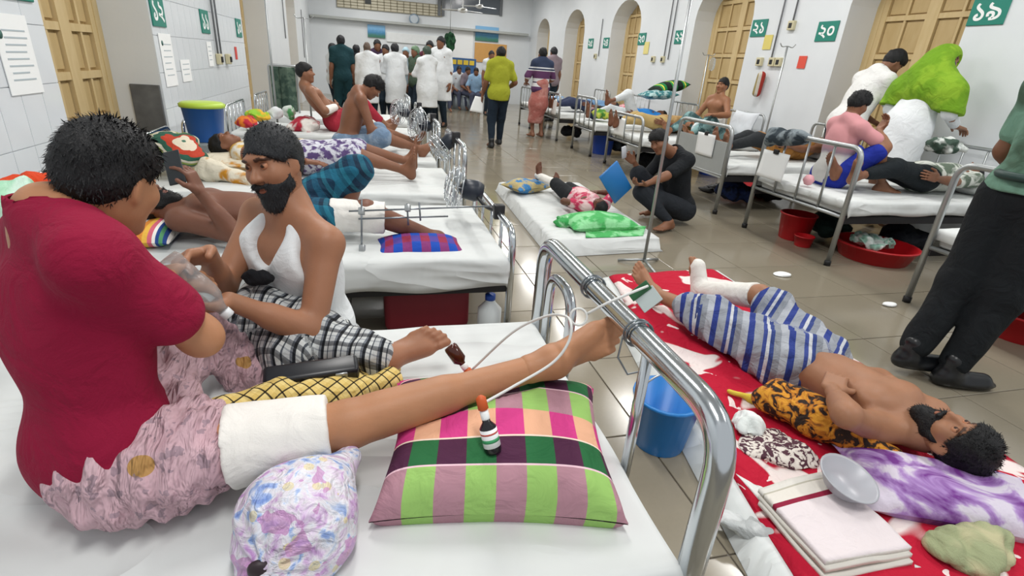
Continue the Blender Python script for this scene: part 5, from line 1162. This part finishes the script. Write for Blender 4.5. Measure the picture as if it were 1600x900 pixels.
# --- policeman
fp = Z(1450, 578, .0)
po = posed(STAND, at(A3(fp[0]+.16, fp[1]-.02, 0), -82), 'policeman in a green shirt and black trousers walking past at the right edge', 1.06, {'pel': (0, .0, .92), 'chest': (0, .06, 1.24), 'head': (0, .12, 1.54), 'RL': ((.08, -.22, .085), (0, 1, 0), (.25, .9, -.05), (0, .1, 1)), 'LL': ((-.06, -.33, .1), (0, 1, 0), (.1, 1, -.25), (0, .25, 1)), 'L': ((-.2, .32, .95), (-.3, -1, 0), (0, .9, -.3), (1, 0, 0), .4), 'R': ((.22, .26, .9), (.3, -1, 0), (0, .8, -.5), (-1, 0, 0), .4)}, skin='7d553f', res=.012, rh=.008, shoes=True)
shirt(po, cloth('6f9683', '48604f', 4, .5, thr=.52, sharp=.08), sleeve=.7, hem=-.02, off=.03); pants(po, cloth('15191c', None, 6, .6), .95, .028, r_end=.064)
mk('belt', *tube([po['pel']+A3(.178*math.cos(a), .152*math.sin(a), .085) for a in np.linspace(0, 2*math.pi, 24)[:-1]], .02, 8, True), plain('1a3a35', .5), po['o'])
BOOT = plain('121417', .3, 0, .15)
for q in 'LR': boot(po, q, rotz(-110)@A3(0, 1, 0), BOOT, 'boot')
# --- second right bed: orange brown blanket sleeper
hp = A3(5.4, 5.5, .74); xq = lyingxf(hp, A3(-1, 0, -.02), .95)
sl = posed(STAND, xq, 'patient asleep under an orange brown blanket on the right', .95, {}, skin='8b5f47', res=.018, rh=.012)
S = Solid().ell(sl['chest']-sl['up']*.05, sl['A'], A3(.2, .16, .22), .06).ell(sl['pel'], sl['A'], A3(.2, .16, .2), .06)
for q in 'LR': S.cone(sl['leg'][q][0], lerp(sl['leg'][q][0], sl['leg'][q][1], .6), .12, .1, .06)
V, Q = S.mesh(.018); V = fold(V, Q, .012, 16, 3); mk('blanket', V, Q, cloth('b98646', 'a8743a', 6, .7), sl['o'])
pants(sl, cloth('2a2d30', None), .9, .02)
pillow('grey_pillow', 'pale pillow at the head of the orange brown blanket', hp+A3(.05, 0, -.12), A3(1, 0, 0), A3(0, 1, 0), A3(0, 0, 1), .2, .3, .06, sheetmat('d8d9d8', .4))
# --- shirtless patient sitting up
x = at(A3(5.15, 7.35, .56), 100)
sp_ = posed(SIT, x, 'shirtless patient with a bandaged waist sitting up on the right', .98, {'face': (-.2, 1, .1), 'head': (0, .02, .76), 'L': ((-.32, .4, .36), (-.6, -.3, -.5), (-.2, 1, .1), (0, 0, -1), .3), 'R': ((.12, .36, .2), (.8, -.4, -.3), (-.3, 1, 0), (0, 0, -1), .4),
    'RL': ((.2, .72, .06), (.3, .1, 1), (0, .6, 1), (0, -1, .5)), 'LL': ((-.25, .7, .06), (-.3, .1, 1), (0, .6, 1), (0, -1, .5))}, skin='9c6b4d', res=.013, rh=.009)
bandage(sp_, lerp(sp_['pel'], sp_['chest'], .25), lerp(sp_['pel'], sp_['chest'], .6), .142, .142, name='waist_bandage', res=.012)
pants(sp_, cloth('3f5a5c', '7fa3a3', 7, .6), .9, .03, waist=None, name='blanket_trousers')
heap('yellow_cloth', 'yellow cloth behind the shirtless patient', A3(5.55, 7.85, .78), I3, A3(.12, .12, .22), cloth('d9a82c', None), .02, 18, .018)
pillow('stand_pillow', 'white pillow against the wall behind the shirtless patient', A3(5.58, 7.3, .78), A3(0, 1, 0), A3(.3, 0, 1), A3(1, 0, -.3), .28, .2, .08, sheetmat('dfe4ea', .4))
heap('clear_bag', 'clear grey plastic bag hung before the shirtless patient', A3(4.75, 7.2, .68), I3, A3(.1, .1, .12), cloth('b7c6c8', 'dce5e6', 8, .4), .014, 20, .014, cat_='bag')
pr_ = XW(1190, 118, XR-.08); pr2 = XW(1182, 145, XR-.08); S = Solid().cone(pr_, pr2, .06, .06, .02); V, Q = S.mesh(.014)
RSTR = bands('red_white_roll', 7, [(0, 'a3382f'), (.4, '9a8a5c'), (.7, 'c9c4b8')], coord='Object', rot=(0, 0, .5)); tag(mk('rolled_mat', V, Q, RSTR), 'small rolled red and khaki mat hung under sign 21', 'mat')
# --- sleepers on the next beds
hp = A3(5.0, 7.85, .74)
for i, (hp, top, bot, lab, lab2) in enumerate(((A3(5.05, 7.75, .72), cloth('a98a5c', '8f7048', 6, .7), cloth('b89f6a', None), 'patient under a khaki cloth lying on the bed behind the squatting man', 'dark pillow'),
        (A3(5.2, 9.1, .72), cloth('2f7fc9', None), cloth('d8dde0', None), 'patient in a bright blue shirt lying on the right', 'blue'), (A3(5.1, 10.95, .72), cloth('6f93b8', None), cloth('39415c', None), 'patient in pale blue lying beyond the bright blue one', 'far'))):
    r = posed(STAND, lyingxf(hp, A3(-1, .03 if i == 0 else 0, -.02), .93), lab, .93, {'LL': ((-.12, .25, .35), (0, 1, 0), (0, 1, 0), (0, 0, 1)) if i == 1 else STAND['legs']['L']}, skin='7f543e', res=.018, rh=.012, rhand=.006)
    shirt(r, top, sleeve=.8, hem=-.1, off=.03); pants(r, bot, .8, .03)
GSTR = bands('green_black_stripe', 3, [(0, '1d2b24'), (.3, '2f8f4a'), (.45, 'd8d24a'), (.55, '1f7a42'), (.8, '17231d')])
pillow('striped_pillow', 'green, yellow and black striped pillow on the right far beds', P(1045, 136, 9.3), A3(.95, -.1, .25), A3(0, 1, 0), A3(-.25, 0, .95), .3, .24, .1, GSTR)
pillow('teal_pillow', 'teal patterned pillow under the striped pillow', P(1028, 148, 9.2), A3(1, 0, .1), A3(0, 1, 0), A3(-.1, 0, 1), .3, .25, .08, cloth('3c7a80', 'a8c4c4', 14, .5))
for i, (x, y, Y, c, c2, lab) in enumerate(((900, 143, 11.2, '4a5a78', None, 'navy bundle on the bed by the striped polo man'), (930, 140, 10.9, 'c49a9c', 'e3d2d0', 'pink bundle beyond the bright blue patient'), (955, 140, 10.3, '2a2b2e', None, 'black bundle on the right beds'),
        (978, 138, 10.2, '7fa3a0', 'c9d3cf', 'grey green bundle on the right beds'), (985, 128, 10.9, 'd2475e', 'e3b5b8', 'little red and pink bundle by the right wall'), (935, 158, 9.2, '2a3350', None, 'dark navy bundle at the rail of the right bed'), (940, 172, 9.1, '4f8a3c', 'c7cf5a', 'green print cloth along the right bed'), (872, 140, 12.8, '6f93b8', 'd5dde6', 'pale blue bundle on the farthest right bed'),
        (1100, 128, 8.3, 'b8402f', '4a5fa8', 'red and blue bundle beside the yellow cloth'))):
    p = P(x, y, Y); p[0] = min(p[0], 5.5); p[2] = min(p[2], .68); heap('bundle', lab, p, I3, A3(.2, .2, .12), cloth(c, c2, 9, .5), .025, 16, .02, group='bundles on the right beds', seed=i, cat_='bundle')
dripstand(A3(*Z(1005, 415, 0)[:2], 0), 2.15, 'tall steel drip stand on the floor in front of the squatting man', base=.2)
dripstand(A3(5.35, 6.45, 0), 1.85, 'drip stand between the right beds under sign 20')
dripstand(A3(5.45, 8.35, 0), 1.75, 'drip stand with a fluid bag beside the yellow door', bag=True)
# --- buckets, basins and shoes under the right beds
RED = plain('b8141d', .4, 0, .1); BLU = plain('1c48b0', .4, 0, .1)
bucket(A3(*Z(1238, 372, 0)[:2], 0), .13, .16, .24, RED, 'red bucket under the boy’s bed', group='red plastic ware')
bucket(A3(*Z(1253, 384, 0)[:2], 0), .07, .085, .09, RED, 'small red mug standing by the red bucket', 'mug', 'red plastic ware')
bs_ = bucket(A3(*Z(1362, 403, 0)[:2], 0), .27, .32, .13, RED, 'wide red basin full of rubbish under the boy’s bed', 'basin', 'red plastic ware', wide=True)
heap('rubbish', 'crumpled white and pale green rubbish in the wide red basin', Z(1362, 378, .15), I3, A3(.2, .18, .08), cloth('dfe6e2', '8fb8a8', 9, .4), .03, 22, .014, cat_='rubbish')
bucket(A3(*Z(1170, 302, 0)[:2], 0), .27, .33, .1, RED, 'red basin under the bed with the grey foot panel', 'basin', 'red plastic ware', wide=True)
heap('white_rag', 'white rag in the red basin under the grey panel bed', A3(*Z(1165, 292, 0)[:2], .13), I3, A3(.14, .1, .03), cloth('e6e8e6', None), .015, 25, .014)
bucket(A3(*Z(1585, 525, 0)[:2], 0), .15, .19, .16, RED, 'red basin at the right picture edge behind the policeman', 'basin', 'red plastic ware', wide=True)
bucket(A3(*Z(1335, 310, .0)[:2], 0), .13, .16, .22, plain('2a4f4a', .5), 'dark green bucket in the shade under the right beds')
bucket(A3(*Z(940, 240, 0)[:2], 0), .17, .2, .4, BLU, 'tall blue bucket under the bed by the striped polo man', group='blue buckets')
bucket(A3(*Z(1107, 272, 0)[:2], 0), .15, .18, .3, BLU, 'blue bucket behind the squatting man', group='blue buckets')
def shoe(p, deg, label, mat=BLACK):
    td = rotz(deg)@A3(0, 1, 0); ol = np.cross(td, A3(0, 0, 1)); S = Solid().ell(p+A3(0, 0, .03), np.stack([ol, td, A3(0, 0, 1)]), A3(.045, .13, .03), .02).cone(p-td*.06+A3(0, 0, .05), p+A3(0, 0, .045), .042, .04, .03); S.plane(p+A3(0, 0, .005), A3(0, 0, -1))
    S.hole(p-td*.05+A3(0, 0, .09), I3, .04, .01); V, Q = S.mesh(.009); tag(mk('shoe', V, Q, mat), label, 'shoe', 'loose shoes')
shoe(Z(1103, 300, 0), 20, 'black shoe beside the squatting man, the left one'); shoe(Z(1118, 296, 0), 60, 'black shoe beside the squatting man, the right one')
for x, y, lab, r in ((1220, 429, 'white paper scrap on the floor by the plaster foot', .07), (1391, 476, 'small white paper at the bed leg', .05)):
    p = Z(x, y, .006); heap('paper_scrap', lab, p, I3, A3(r, r*.7, .012), PAPER, .003, 40, .006, zmin=.003, cat_='paper')

# ================================================================ squatting man
S0 = Z(1040, 345, 0)
sq = fig('man in a black shirt squatting on the floor with a blue folder', P(1060, 322, 4.66), P(1056, 268, 4.66), (-.95, -.3, -.1), P(1030, 221, 4.6), (-.8, -.45, -.38),
    {'R': (P(990, 252, 4.8), (-.2, .2, -1), (-.8, 0, .5), (-.3, -.6, .3), .6), 'L': (P(992, 297, 4.4), (.6, -.5, -.6), (-1, -.1, 0), (0, .2, 1), .6)},
    {'L': (Z(1046, 347, .09), ('K', P(1003, 300, 4.47)), (-.9, -.4, 0), (0, 0, 1)), 'R': (Z(1050, 335, .09)+A3(-.05, .22, 0), ('K', P(998, 272, 4.78)), (-.95, .1, 0), (0, 0, 1))}, s=.95, skin='8f6249', hair='thick', res=.012, rh=.007)
shirt(sq, cloth('1d2024', None, 6, .5), sleeve=.75, hem=-.12, off=.024); pants(sq, cloth('272b31', None, 6, .5), .97, .022, waist=None)
fa = P(962, 285, 4.4); tag(mk('blue_folder', *orient(bevbox(-.115, .115, -.012, .012, -.16, .16, .004, 1), fa, nrm(A3(.75, .2, .62)), nrm(A3(-.1, 1, .2)), nrm(A3(-.62, -.1, .75))), plain('1f72b8', .4)), 'bright blue folder in the hands of the squatting man', 'folder')
tag(mk('white_phone', *orient(bevbox(-.03, .03, -.006, .006, -.055, .055, .004, 1), P(975, 238, 4.72), nrm(A3(.8, .3, .2)), nrm(A3(-.3, .9, .2)), A3(-.2, 0, 1)), plain('c9ccd2', .3)), 'pale phone in the raised hand of the squatting man', 'phone')
# ================================================================ child on the floor mattress
def floormat(label, corners, h, mat, hem=None, seed=0, name='floor_mattress'):
    a, b, c_, d_ = [np.asarray(q, float) for q in corners]
    U, W = np.meshgrid(np.linspace(0, 1, 50), np.linspace(0, 1, 30), indexing='ij')
    B = ((1-U)*(1-W))[..., None]*a+(U*(1-W))[..., None]*b+(U*W)[..., None]*c_+((1-U)*W)[..., None]*d_
    e = np.minimum(np.minimum(U*2.2, (1-U)*2.2), np.minimum(W, 1-W)); q = np.clip(e/.06, 0, 1)
    B[..., 2] = .004+(h-.004)*(1-(1-q)**2)**.5+snoise(B.reshape(-1, 3), 12, seed).reshape(U.shape)*.005*q
    V, Q, uv = gridmesh(B); bt_ = B.copy(); bt_[..., 2] = .002; V2, Q2, _ = gridmesh(bt_)
    o = mk(name, np.concatenate([V, V2]), np.concatenate([Q, Q2[:, ::-1]+len(V)]), mat, uv=np.concatenate([uv, uv])); return tag(o, label, 'mattress')
floormat('white mattress on the floor under the child', [(1.34, 3.68, 0), (1.42, 6.0, 0), (2.5, 6.0, 0), (2.4, 3.78, 0)], .12, sheetmat(), seed=5)
hp = Z(938, 322, .24); cs = .7; xc = lyingxf(hp, A3(-.12, 1, -.02), cs); ic = lambda p: xc[0].T@(np.asarray(p)-xc[1])/cs; dc = lambda q: xc[0].T@np.asarray(q, float)
kd = posed(STAND, xc, 'child with a leg in plaster lying on the floor mattress', cs, {'LL': (ic(P(832, 268, 5.5)), dc((0, .6, 1)), dc((-.1, -.2, 1)), dc((.1, -1, 0))), 'RL': (ic(Z(858, 285, .2)), dc((.4, 0, 1)), dc((.3, .3, 1)), dc((0, -1, .3))),
    'R': (ic(Z(930, 300, .3)), dc((1, 0, .2)), dc((-.4, -1, .2)), dc((0, 0, -1)), .4), 'L': (ic(Z(885, 318, .2)), dc((-1, 0, .2)), dc((0, 1, 0)), dc((0, 0, -1)), .3)}, skin='6f4837', res=.008, rh=.0065, rhand=.005)
shirt(kd, cloth('c23a5c', 'e3c3c4', 9, .5), sleeve=.6, hem=-.1, off=.03, res=.009); pants(kd, cloth('202326', None), .5, .03, name='shorts', res=.009)
hq, kq, aq = kd['leg']['L']; bandage(kd, lerp(hq, kq, .35), kq, .062, .05, name='leg_plaster'); bandage(kd, kq-nrm(aq-kq)*.02, aq+nrm(aq-kq)*.05, .047, .036, name='leg_plaster')
GRN = cloth('4fae62', '8fd49a', 8, .7); pc = Z(935, 347, .17)
pillow('green_pillow', 'bright green pillow under the head of the child', pc, A3(1, .08, 0), A3(-.08, 1, 0), A3(0, 0, 1), .33, .19, .075, GRN)
heap('green_cloth', 'pale green cloth bunched left of the green pillow', Z(885, 345, .17), I3, A3(.12, .09, .05), cloth('3f9e55', 'a9dcae', 7, .7), .012, 28, .01)
clothgrid('green_towel', 'thin green cloth spread in front of the green pillow', Z(915, 372, .13), Z(1005, 368, .13), Z(915, 352, .15), Z(1010, 352, .15), GRN, 14, 10, .006, 20)
pillow('print_pillow', 'blue and brown printed pillow beside the plaster leg of the child', Z(822, 290, .19), A3(.9, .45, 0), A3(-.45, .9, 0), A3(0, 0, 1), .24, .17, .065, cloth('3f7fb5', 'b8a878', 11, .6))
# ================================================================ man on the floor blanket, right foreground
RB = NT('red_blanket'); v = RB.coord('Object'); c = RB.ramp(RB.noise(v, 3.2, 2, .8), [(.52, 'b81733'), (.55, 'b81733'), (.58, 'e8dcd8'), (.75, 'ecd9d8')]); c = RB.mix(RB.math('GREATER_THAN', RB.noise(v, 9, 2, .6), .66), c, 'ead7d4')
RB.bump(RB.noise(v, 10, 4, 1), .6, .04); RB = RB.done(c, .85, 0, .2)
floormat('pale mattress on the floor under the red blanket', [(1.0, .55, 0), (1.5, 3.12, 0), (2.52, 3.2, 0), (2.42, .45, 0)], .085, sheetmat('dfe3e2'), seed=7)
U = np.linspace(0, 1, 60)[:, None, None]; W = np.linspace(0, 1, 34)[None, :, None]
B = (1-U)*(1-W)*A3(1.1, .62, .09)+U*(1-W)*A3(1.56, 3.05, .09)+U*W*A3(2.44, 3.12, .09)+(1-U)*W*A3(2.38, .6, .09)
nn = (snoise(B.reshape(-1, 3), 14, 3)*.7+snoise(B.reshape(-1, 3), 31, 4)*.4).reshape(60, 34, 1); ed = np.clip(np.minimum(W, 1-W)/.04, 0, 1)
B = B+A3(0, 0, 1)*(.009+nn*.007-.012*(1-ed)); V, Q, uv = gridmesh(B); o = mk('red_blanket', V, Q, RB, uv=uv); o.modifiers.new('t', 'SOLIDIFY').thickness = .006; tag(o, 'red blanket with white flowers spread on the floor mattress', 'blanket')
hp = Z(1492, 690, .25); ms_ = 1.02; d_ = Z(1090, 445, .2)-Z(1470, 670, .2); d_[2] = 0; xm = lyingxf(hp, nrm(d_)+A3(0, 0, -.03), ms_)
im = lambda p: xm[0].T@(np.asarray(p)-xm[1])/ms_; dm = lambda q: xm[0].T@np.asarray(q, float)
mm = posed(STAND, xm, 'bearded man with a plaster leg lying on the red blanket', ms_, {'face': dm((-.25, .1, 1)), 'L': (im(Z(1300, 610, .3)), dm((.3, -1, -.4)), dm((.5, .4, .1)), dm((0, 0, -1)), .4), 'R': (im(Z(1335, 590, .26)+A3(0, .05, 0)), dm((1, 0, -.3)), dm((-.6, .6, 0)), dm((0, 0, -1)), .5),
    'RL': (im(Z(1098, 455, .2)), dm((.1, .1, 1)), dm((-.1, .3, 1)), dm((0, -1, .3))), 'LL': (im(Z(1022, 458, .2)), dm((-.5, 0, .8)), dm((-.4, .5, .7)), dm((-.2, -1, .5)))}, skin='a9785a', hair='thick', beard=.95, res=.009, rh=.006)
hr, kr, ar = mm['leg']['R']; hl_, kl, al = mm['leg']['L']
BLG = bands('blue_grey_stripe', 6, [(0, '2f3f86'), (.16, 'a9adb5'), (.34, '8a8f97'), (.5, '35457f'), (.6, 'c3c6cb'), (.68, '3b4a8c'), (.78, '969ba4')], coord='UV', rot=(0, 0, .6), folds=.9)
S = Solid().ell(mm['pel'], mm['A'], A3(.19, .15, .15), .06).cone(hr, lerp(hr, kr, .72), .125, .11, .07).cone(hl_, kl, .125, .1, .07).cone(kl, lerp(kl, al, .35), .1, .085, .06).cone(lerp(hr, kr, .4), lerp(hl_, kl, .5), .09, .09, .06)
V, Q = S.mesh(.01); V = fold(V, Q, .014, 26, 6); V = V+normals(V, Q)*(.007*np.sin(V@A3(30, 55, -25)+2*snoise(V, 9, 3)))[:, None]; mk('lungi', V, Q, BLG, mm['o'], uv=segUV(V, [(hr, kr), (hl_, kl), (kl, al)]))
bandage(mm, lerp(kr, ar, .06), ar+nrm(ar-kr)*.0, .07, .058, name='leg_plaster', label='white plaster cast')
ftd = nrm(xm[0]@dm((-.1, .3, 1))); dnn = nrm(xm[0]@dm((0, -1, .3)))
S = Solid().cone(ar-nrm(ar-kr)*.05, ar, .058, .056, .03).cone(ar-dnn*.03, ar+ftd*.15-dnn*.04, .054, .046, .03); V, Q = S.mesh(.008); mk('foot_plaster', V, Q, CAST, mm['o'])
# tiger cloth
t = NT('tiger_cloth'); v = t.coord('Object', scale=(1, 1, 1)); c = t.ramp(t.noise(v, 22, 2, 1.5), [(.44, '2a1a10'), (.5, 'b96f1c'), (.62, 'dd9a2e')]); t.bump(t.noise(v, 20, 4, 1), .7, .03); TIG = t.done(c, .85)
S = Solid()
for a, b, ra, rb in (((1200, 625, .17), (1270, 660, .16), .05, .06), ((1270, 660, .16), (1340, 690, .16), .06, .055), ((1340, 690, .16), (1395, 712, .16), .05, .03), ((1215, 610, .2), (1290, 640, .22), .05, .05), ((1330, 690, .14), (1400, 715, .13), .03, .03)): S.cone(Z(*a), Z(*b), ra, rb, .05)
V, Q = S.mesh(.009); V = fold(V, Q, .014, 30, 3); tag(mk('tiger_cloth', V, Q, TIG), 'orange and black tiger print cloth beside the lying man', 'cloth')
S = Solid().cone(Z(1400, 628, .22), Z(1440, 655, .22), .03, .025, .03); V, Q = S.mesh(.009); V = fold(V, Q, .01, 34, 5); tag(mk('tiger_cloth', V, Q, TIG), 'end of tiger print cloth above the shoulder of the lying man', 'cloth')
S = Solid().cone(Z(1140, 612, .12), Z(1175, 622, .12), .018, .02, .02).cone(Z(1175, 622, .12), Z(1200, 632, .12), .02, .02, .02); V, Q = S.mesh(.007); V = fold(V, Q, .006, 40, 2); tag(mk('yellow_string', V, Q, cloth('e0c84c', None)), 'yellow twisted cloth at the end of the tiger cloth', 'cloth')
heap('plastic_bag', 'crumpled clear white plastic bag on the red blanket', Z(1170, 662, .13), I3, A3(.075, .08, .055), cloth('d8dedb', 'eef2f0', 9, .5), .012, 34, .008, cat_='bag')
t = NT('batik'); v = t.coord('Object'); c = t.ramp(t.noise(v, 26, 3, 2), [(.46, '4f2a38'), (.5, 'd8cfc6'), (.6, 'e4ddd4')]); BAT = t.done(c, .85)
heap('print_cloth', 'brown and cream print cloth beside the plastic bag', Z(1195, 695, .11), I3, A3(.13, .09, .025), BAT, .008, 30, .009, extra=[(Z(1240, 715, .11), A3(.1, .07, .025))])
# purple pillow, bowl, folded cloths
t = NT('purple_tie_dye'); v = t.coord('Object'); c = t.ramp(t.noise(v, 5.5, 5, 1.5), [(.36, '6d2a86'), (.47, 'a886c0'), (.54, 'd3cbd9'), (.7, 'cfc6d6')]); t.bump(t.noise(v, 12, 4), .5, .03); TD = t.done(c, .8)
pa_ = (Z(1300, 735, .17)+Z(1600, 850, .13)+Z(1420, 850, .12)+Z(1590, 745, .2))/4
pillow('purple_pillow', 'white and purple tie dyed pillow under the head of the bearded man', Z(1480, 770, .13), nrm(Z(1600, 800, .1)-Z(1290, 740, .1)), nrm(np.cross(A3(0, 0, 1), Z(1600, 800, .1)-Z(1290, 740, .1))), A3(0, 0, 1), .32, .17, .075, TD, 34)
bc_ = Z(1308, 772, .14); t = NT('frosted_plastic'); FRP = t.done('c9cbd2', .3, 0, None, Transmission_Weight=.3)
tag(mk('plastic_bowl', *lathe([(.045, 0), (.06, .006), (.088, .05), (.094, .052), (.093, .056), (.085, .052), (.058, .012), (.002, .01)], 28, bc_+A3(0, 0, .03), A3(.1, -.25, 1)), FRP), 'frosted white plastic bowl on the folded cloth', 'bowl')
FC = bands('towel_edge', 1, [(0, 'd9d6cf'), (.08, 'b8b3a4'), (.1, 'ded9d0'), (.24, '8e1f3c'), (.3, 'e0d6d8')], 1, [(0, 'ffffff'), (.5, 'ffffff')], 0)
q = [Z(1185, 765, .15), Z(1290, 880, .15), Z(1290, 735, .15), Z(1425, 855, .15)]
for k in range(3): clothgrid('folded_towel', ('cream towel with a maroon band, top layer beside the bowl', 'cream towel, middle fold beside the bowl', 'cream towel, bottom fold beside the bowl')[k], *[p_+A3(-.005*k, -.012*k, -.018*k) for p_ in q], FC if k == 0 else sheetmat('ddd8cf', .5), 20, 24, .004, 18, .014, seed=k, group='folded towels')
clothgrid('dotted_cloth', 'white cloth with black dots under the towels', Z(1150, 740, .1), Z(1290, 900, .1), Z(1200, 770, .11), Z(1440, 885, .11), cloth('e3e3e0', '1c1a1c', 12, .5, thr=.7), 20, 20, .006, 18, .01)
heap('silver_bag', 'silvery plastic bag at the near edge of the floor mattress', Z(1205, 835, .05), np.stack([nrm(A3(.8, -.6, 0)), nrm(A3(.6, .8, 0)), A3(0, 0, 1)]), A3(.2, .07, .05), cloth('b9bdbd', 'd5d8d8', 7, .7), .008, 30, .009, cat_='bag')
heap('olive_cloth', 'olive cloth folded at the lower right picture corner', Z(1520, 858, .12), I3, A3(.17, .1, .06), cloth('9aa17c', 'b9b48f', 5, .6), .012, 24, .012)

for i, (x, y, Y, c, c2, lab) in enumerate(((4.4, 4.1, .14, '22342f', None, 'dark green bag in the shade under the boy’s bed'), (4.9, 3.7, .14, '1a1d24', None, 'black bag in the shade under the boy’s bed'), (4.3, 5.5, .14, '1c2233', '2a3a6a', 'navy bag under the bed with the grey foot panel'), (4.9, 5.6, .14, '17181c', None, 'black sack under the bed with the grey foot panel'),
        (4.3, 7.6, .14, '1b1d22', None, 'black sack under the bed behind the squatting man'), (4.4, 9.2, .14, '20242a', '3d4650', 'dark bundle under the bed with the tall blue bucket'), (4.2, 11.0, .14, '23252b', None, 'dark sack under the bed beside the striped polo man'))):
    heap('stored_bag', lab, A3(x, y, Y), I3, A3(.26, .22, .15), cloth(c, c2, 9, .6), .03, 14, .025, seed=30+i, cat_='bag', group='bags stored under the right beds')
for o in bpy.data.objects:
    if '_b' in o.keys(): del o['_b']
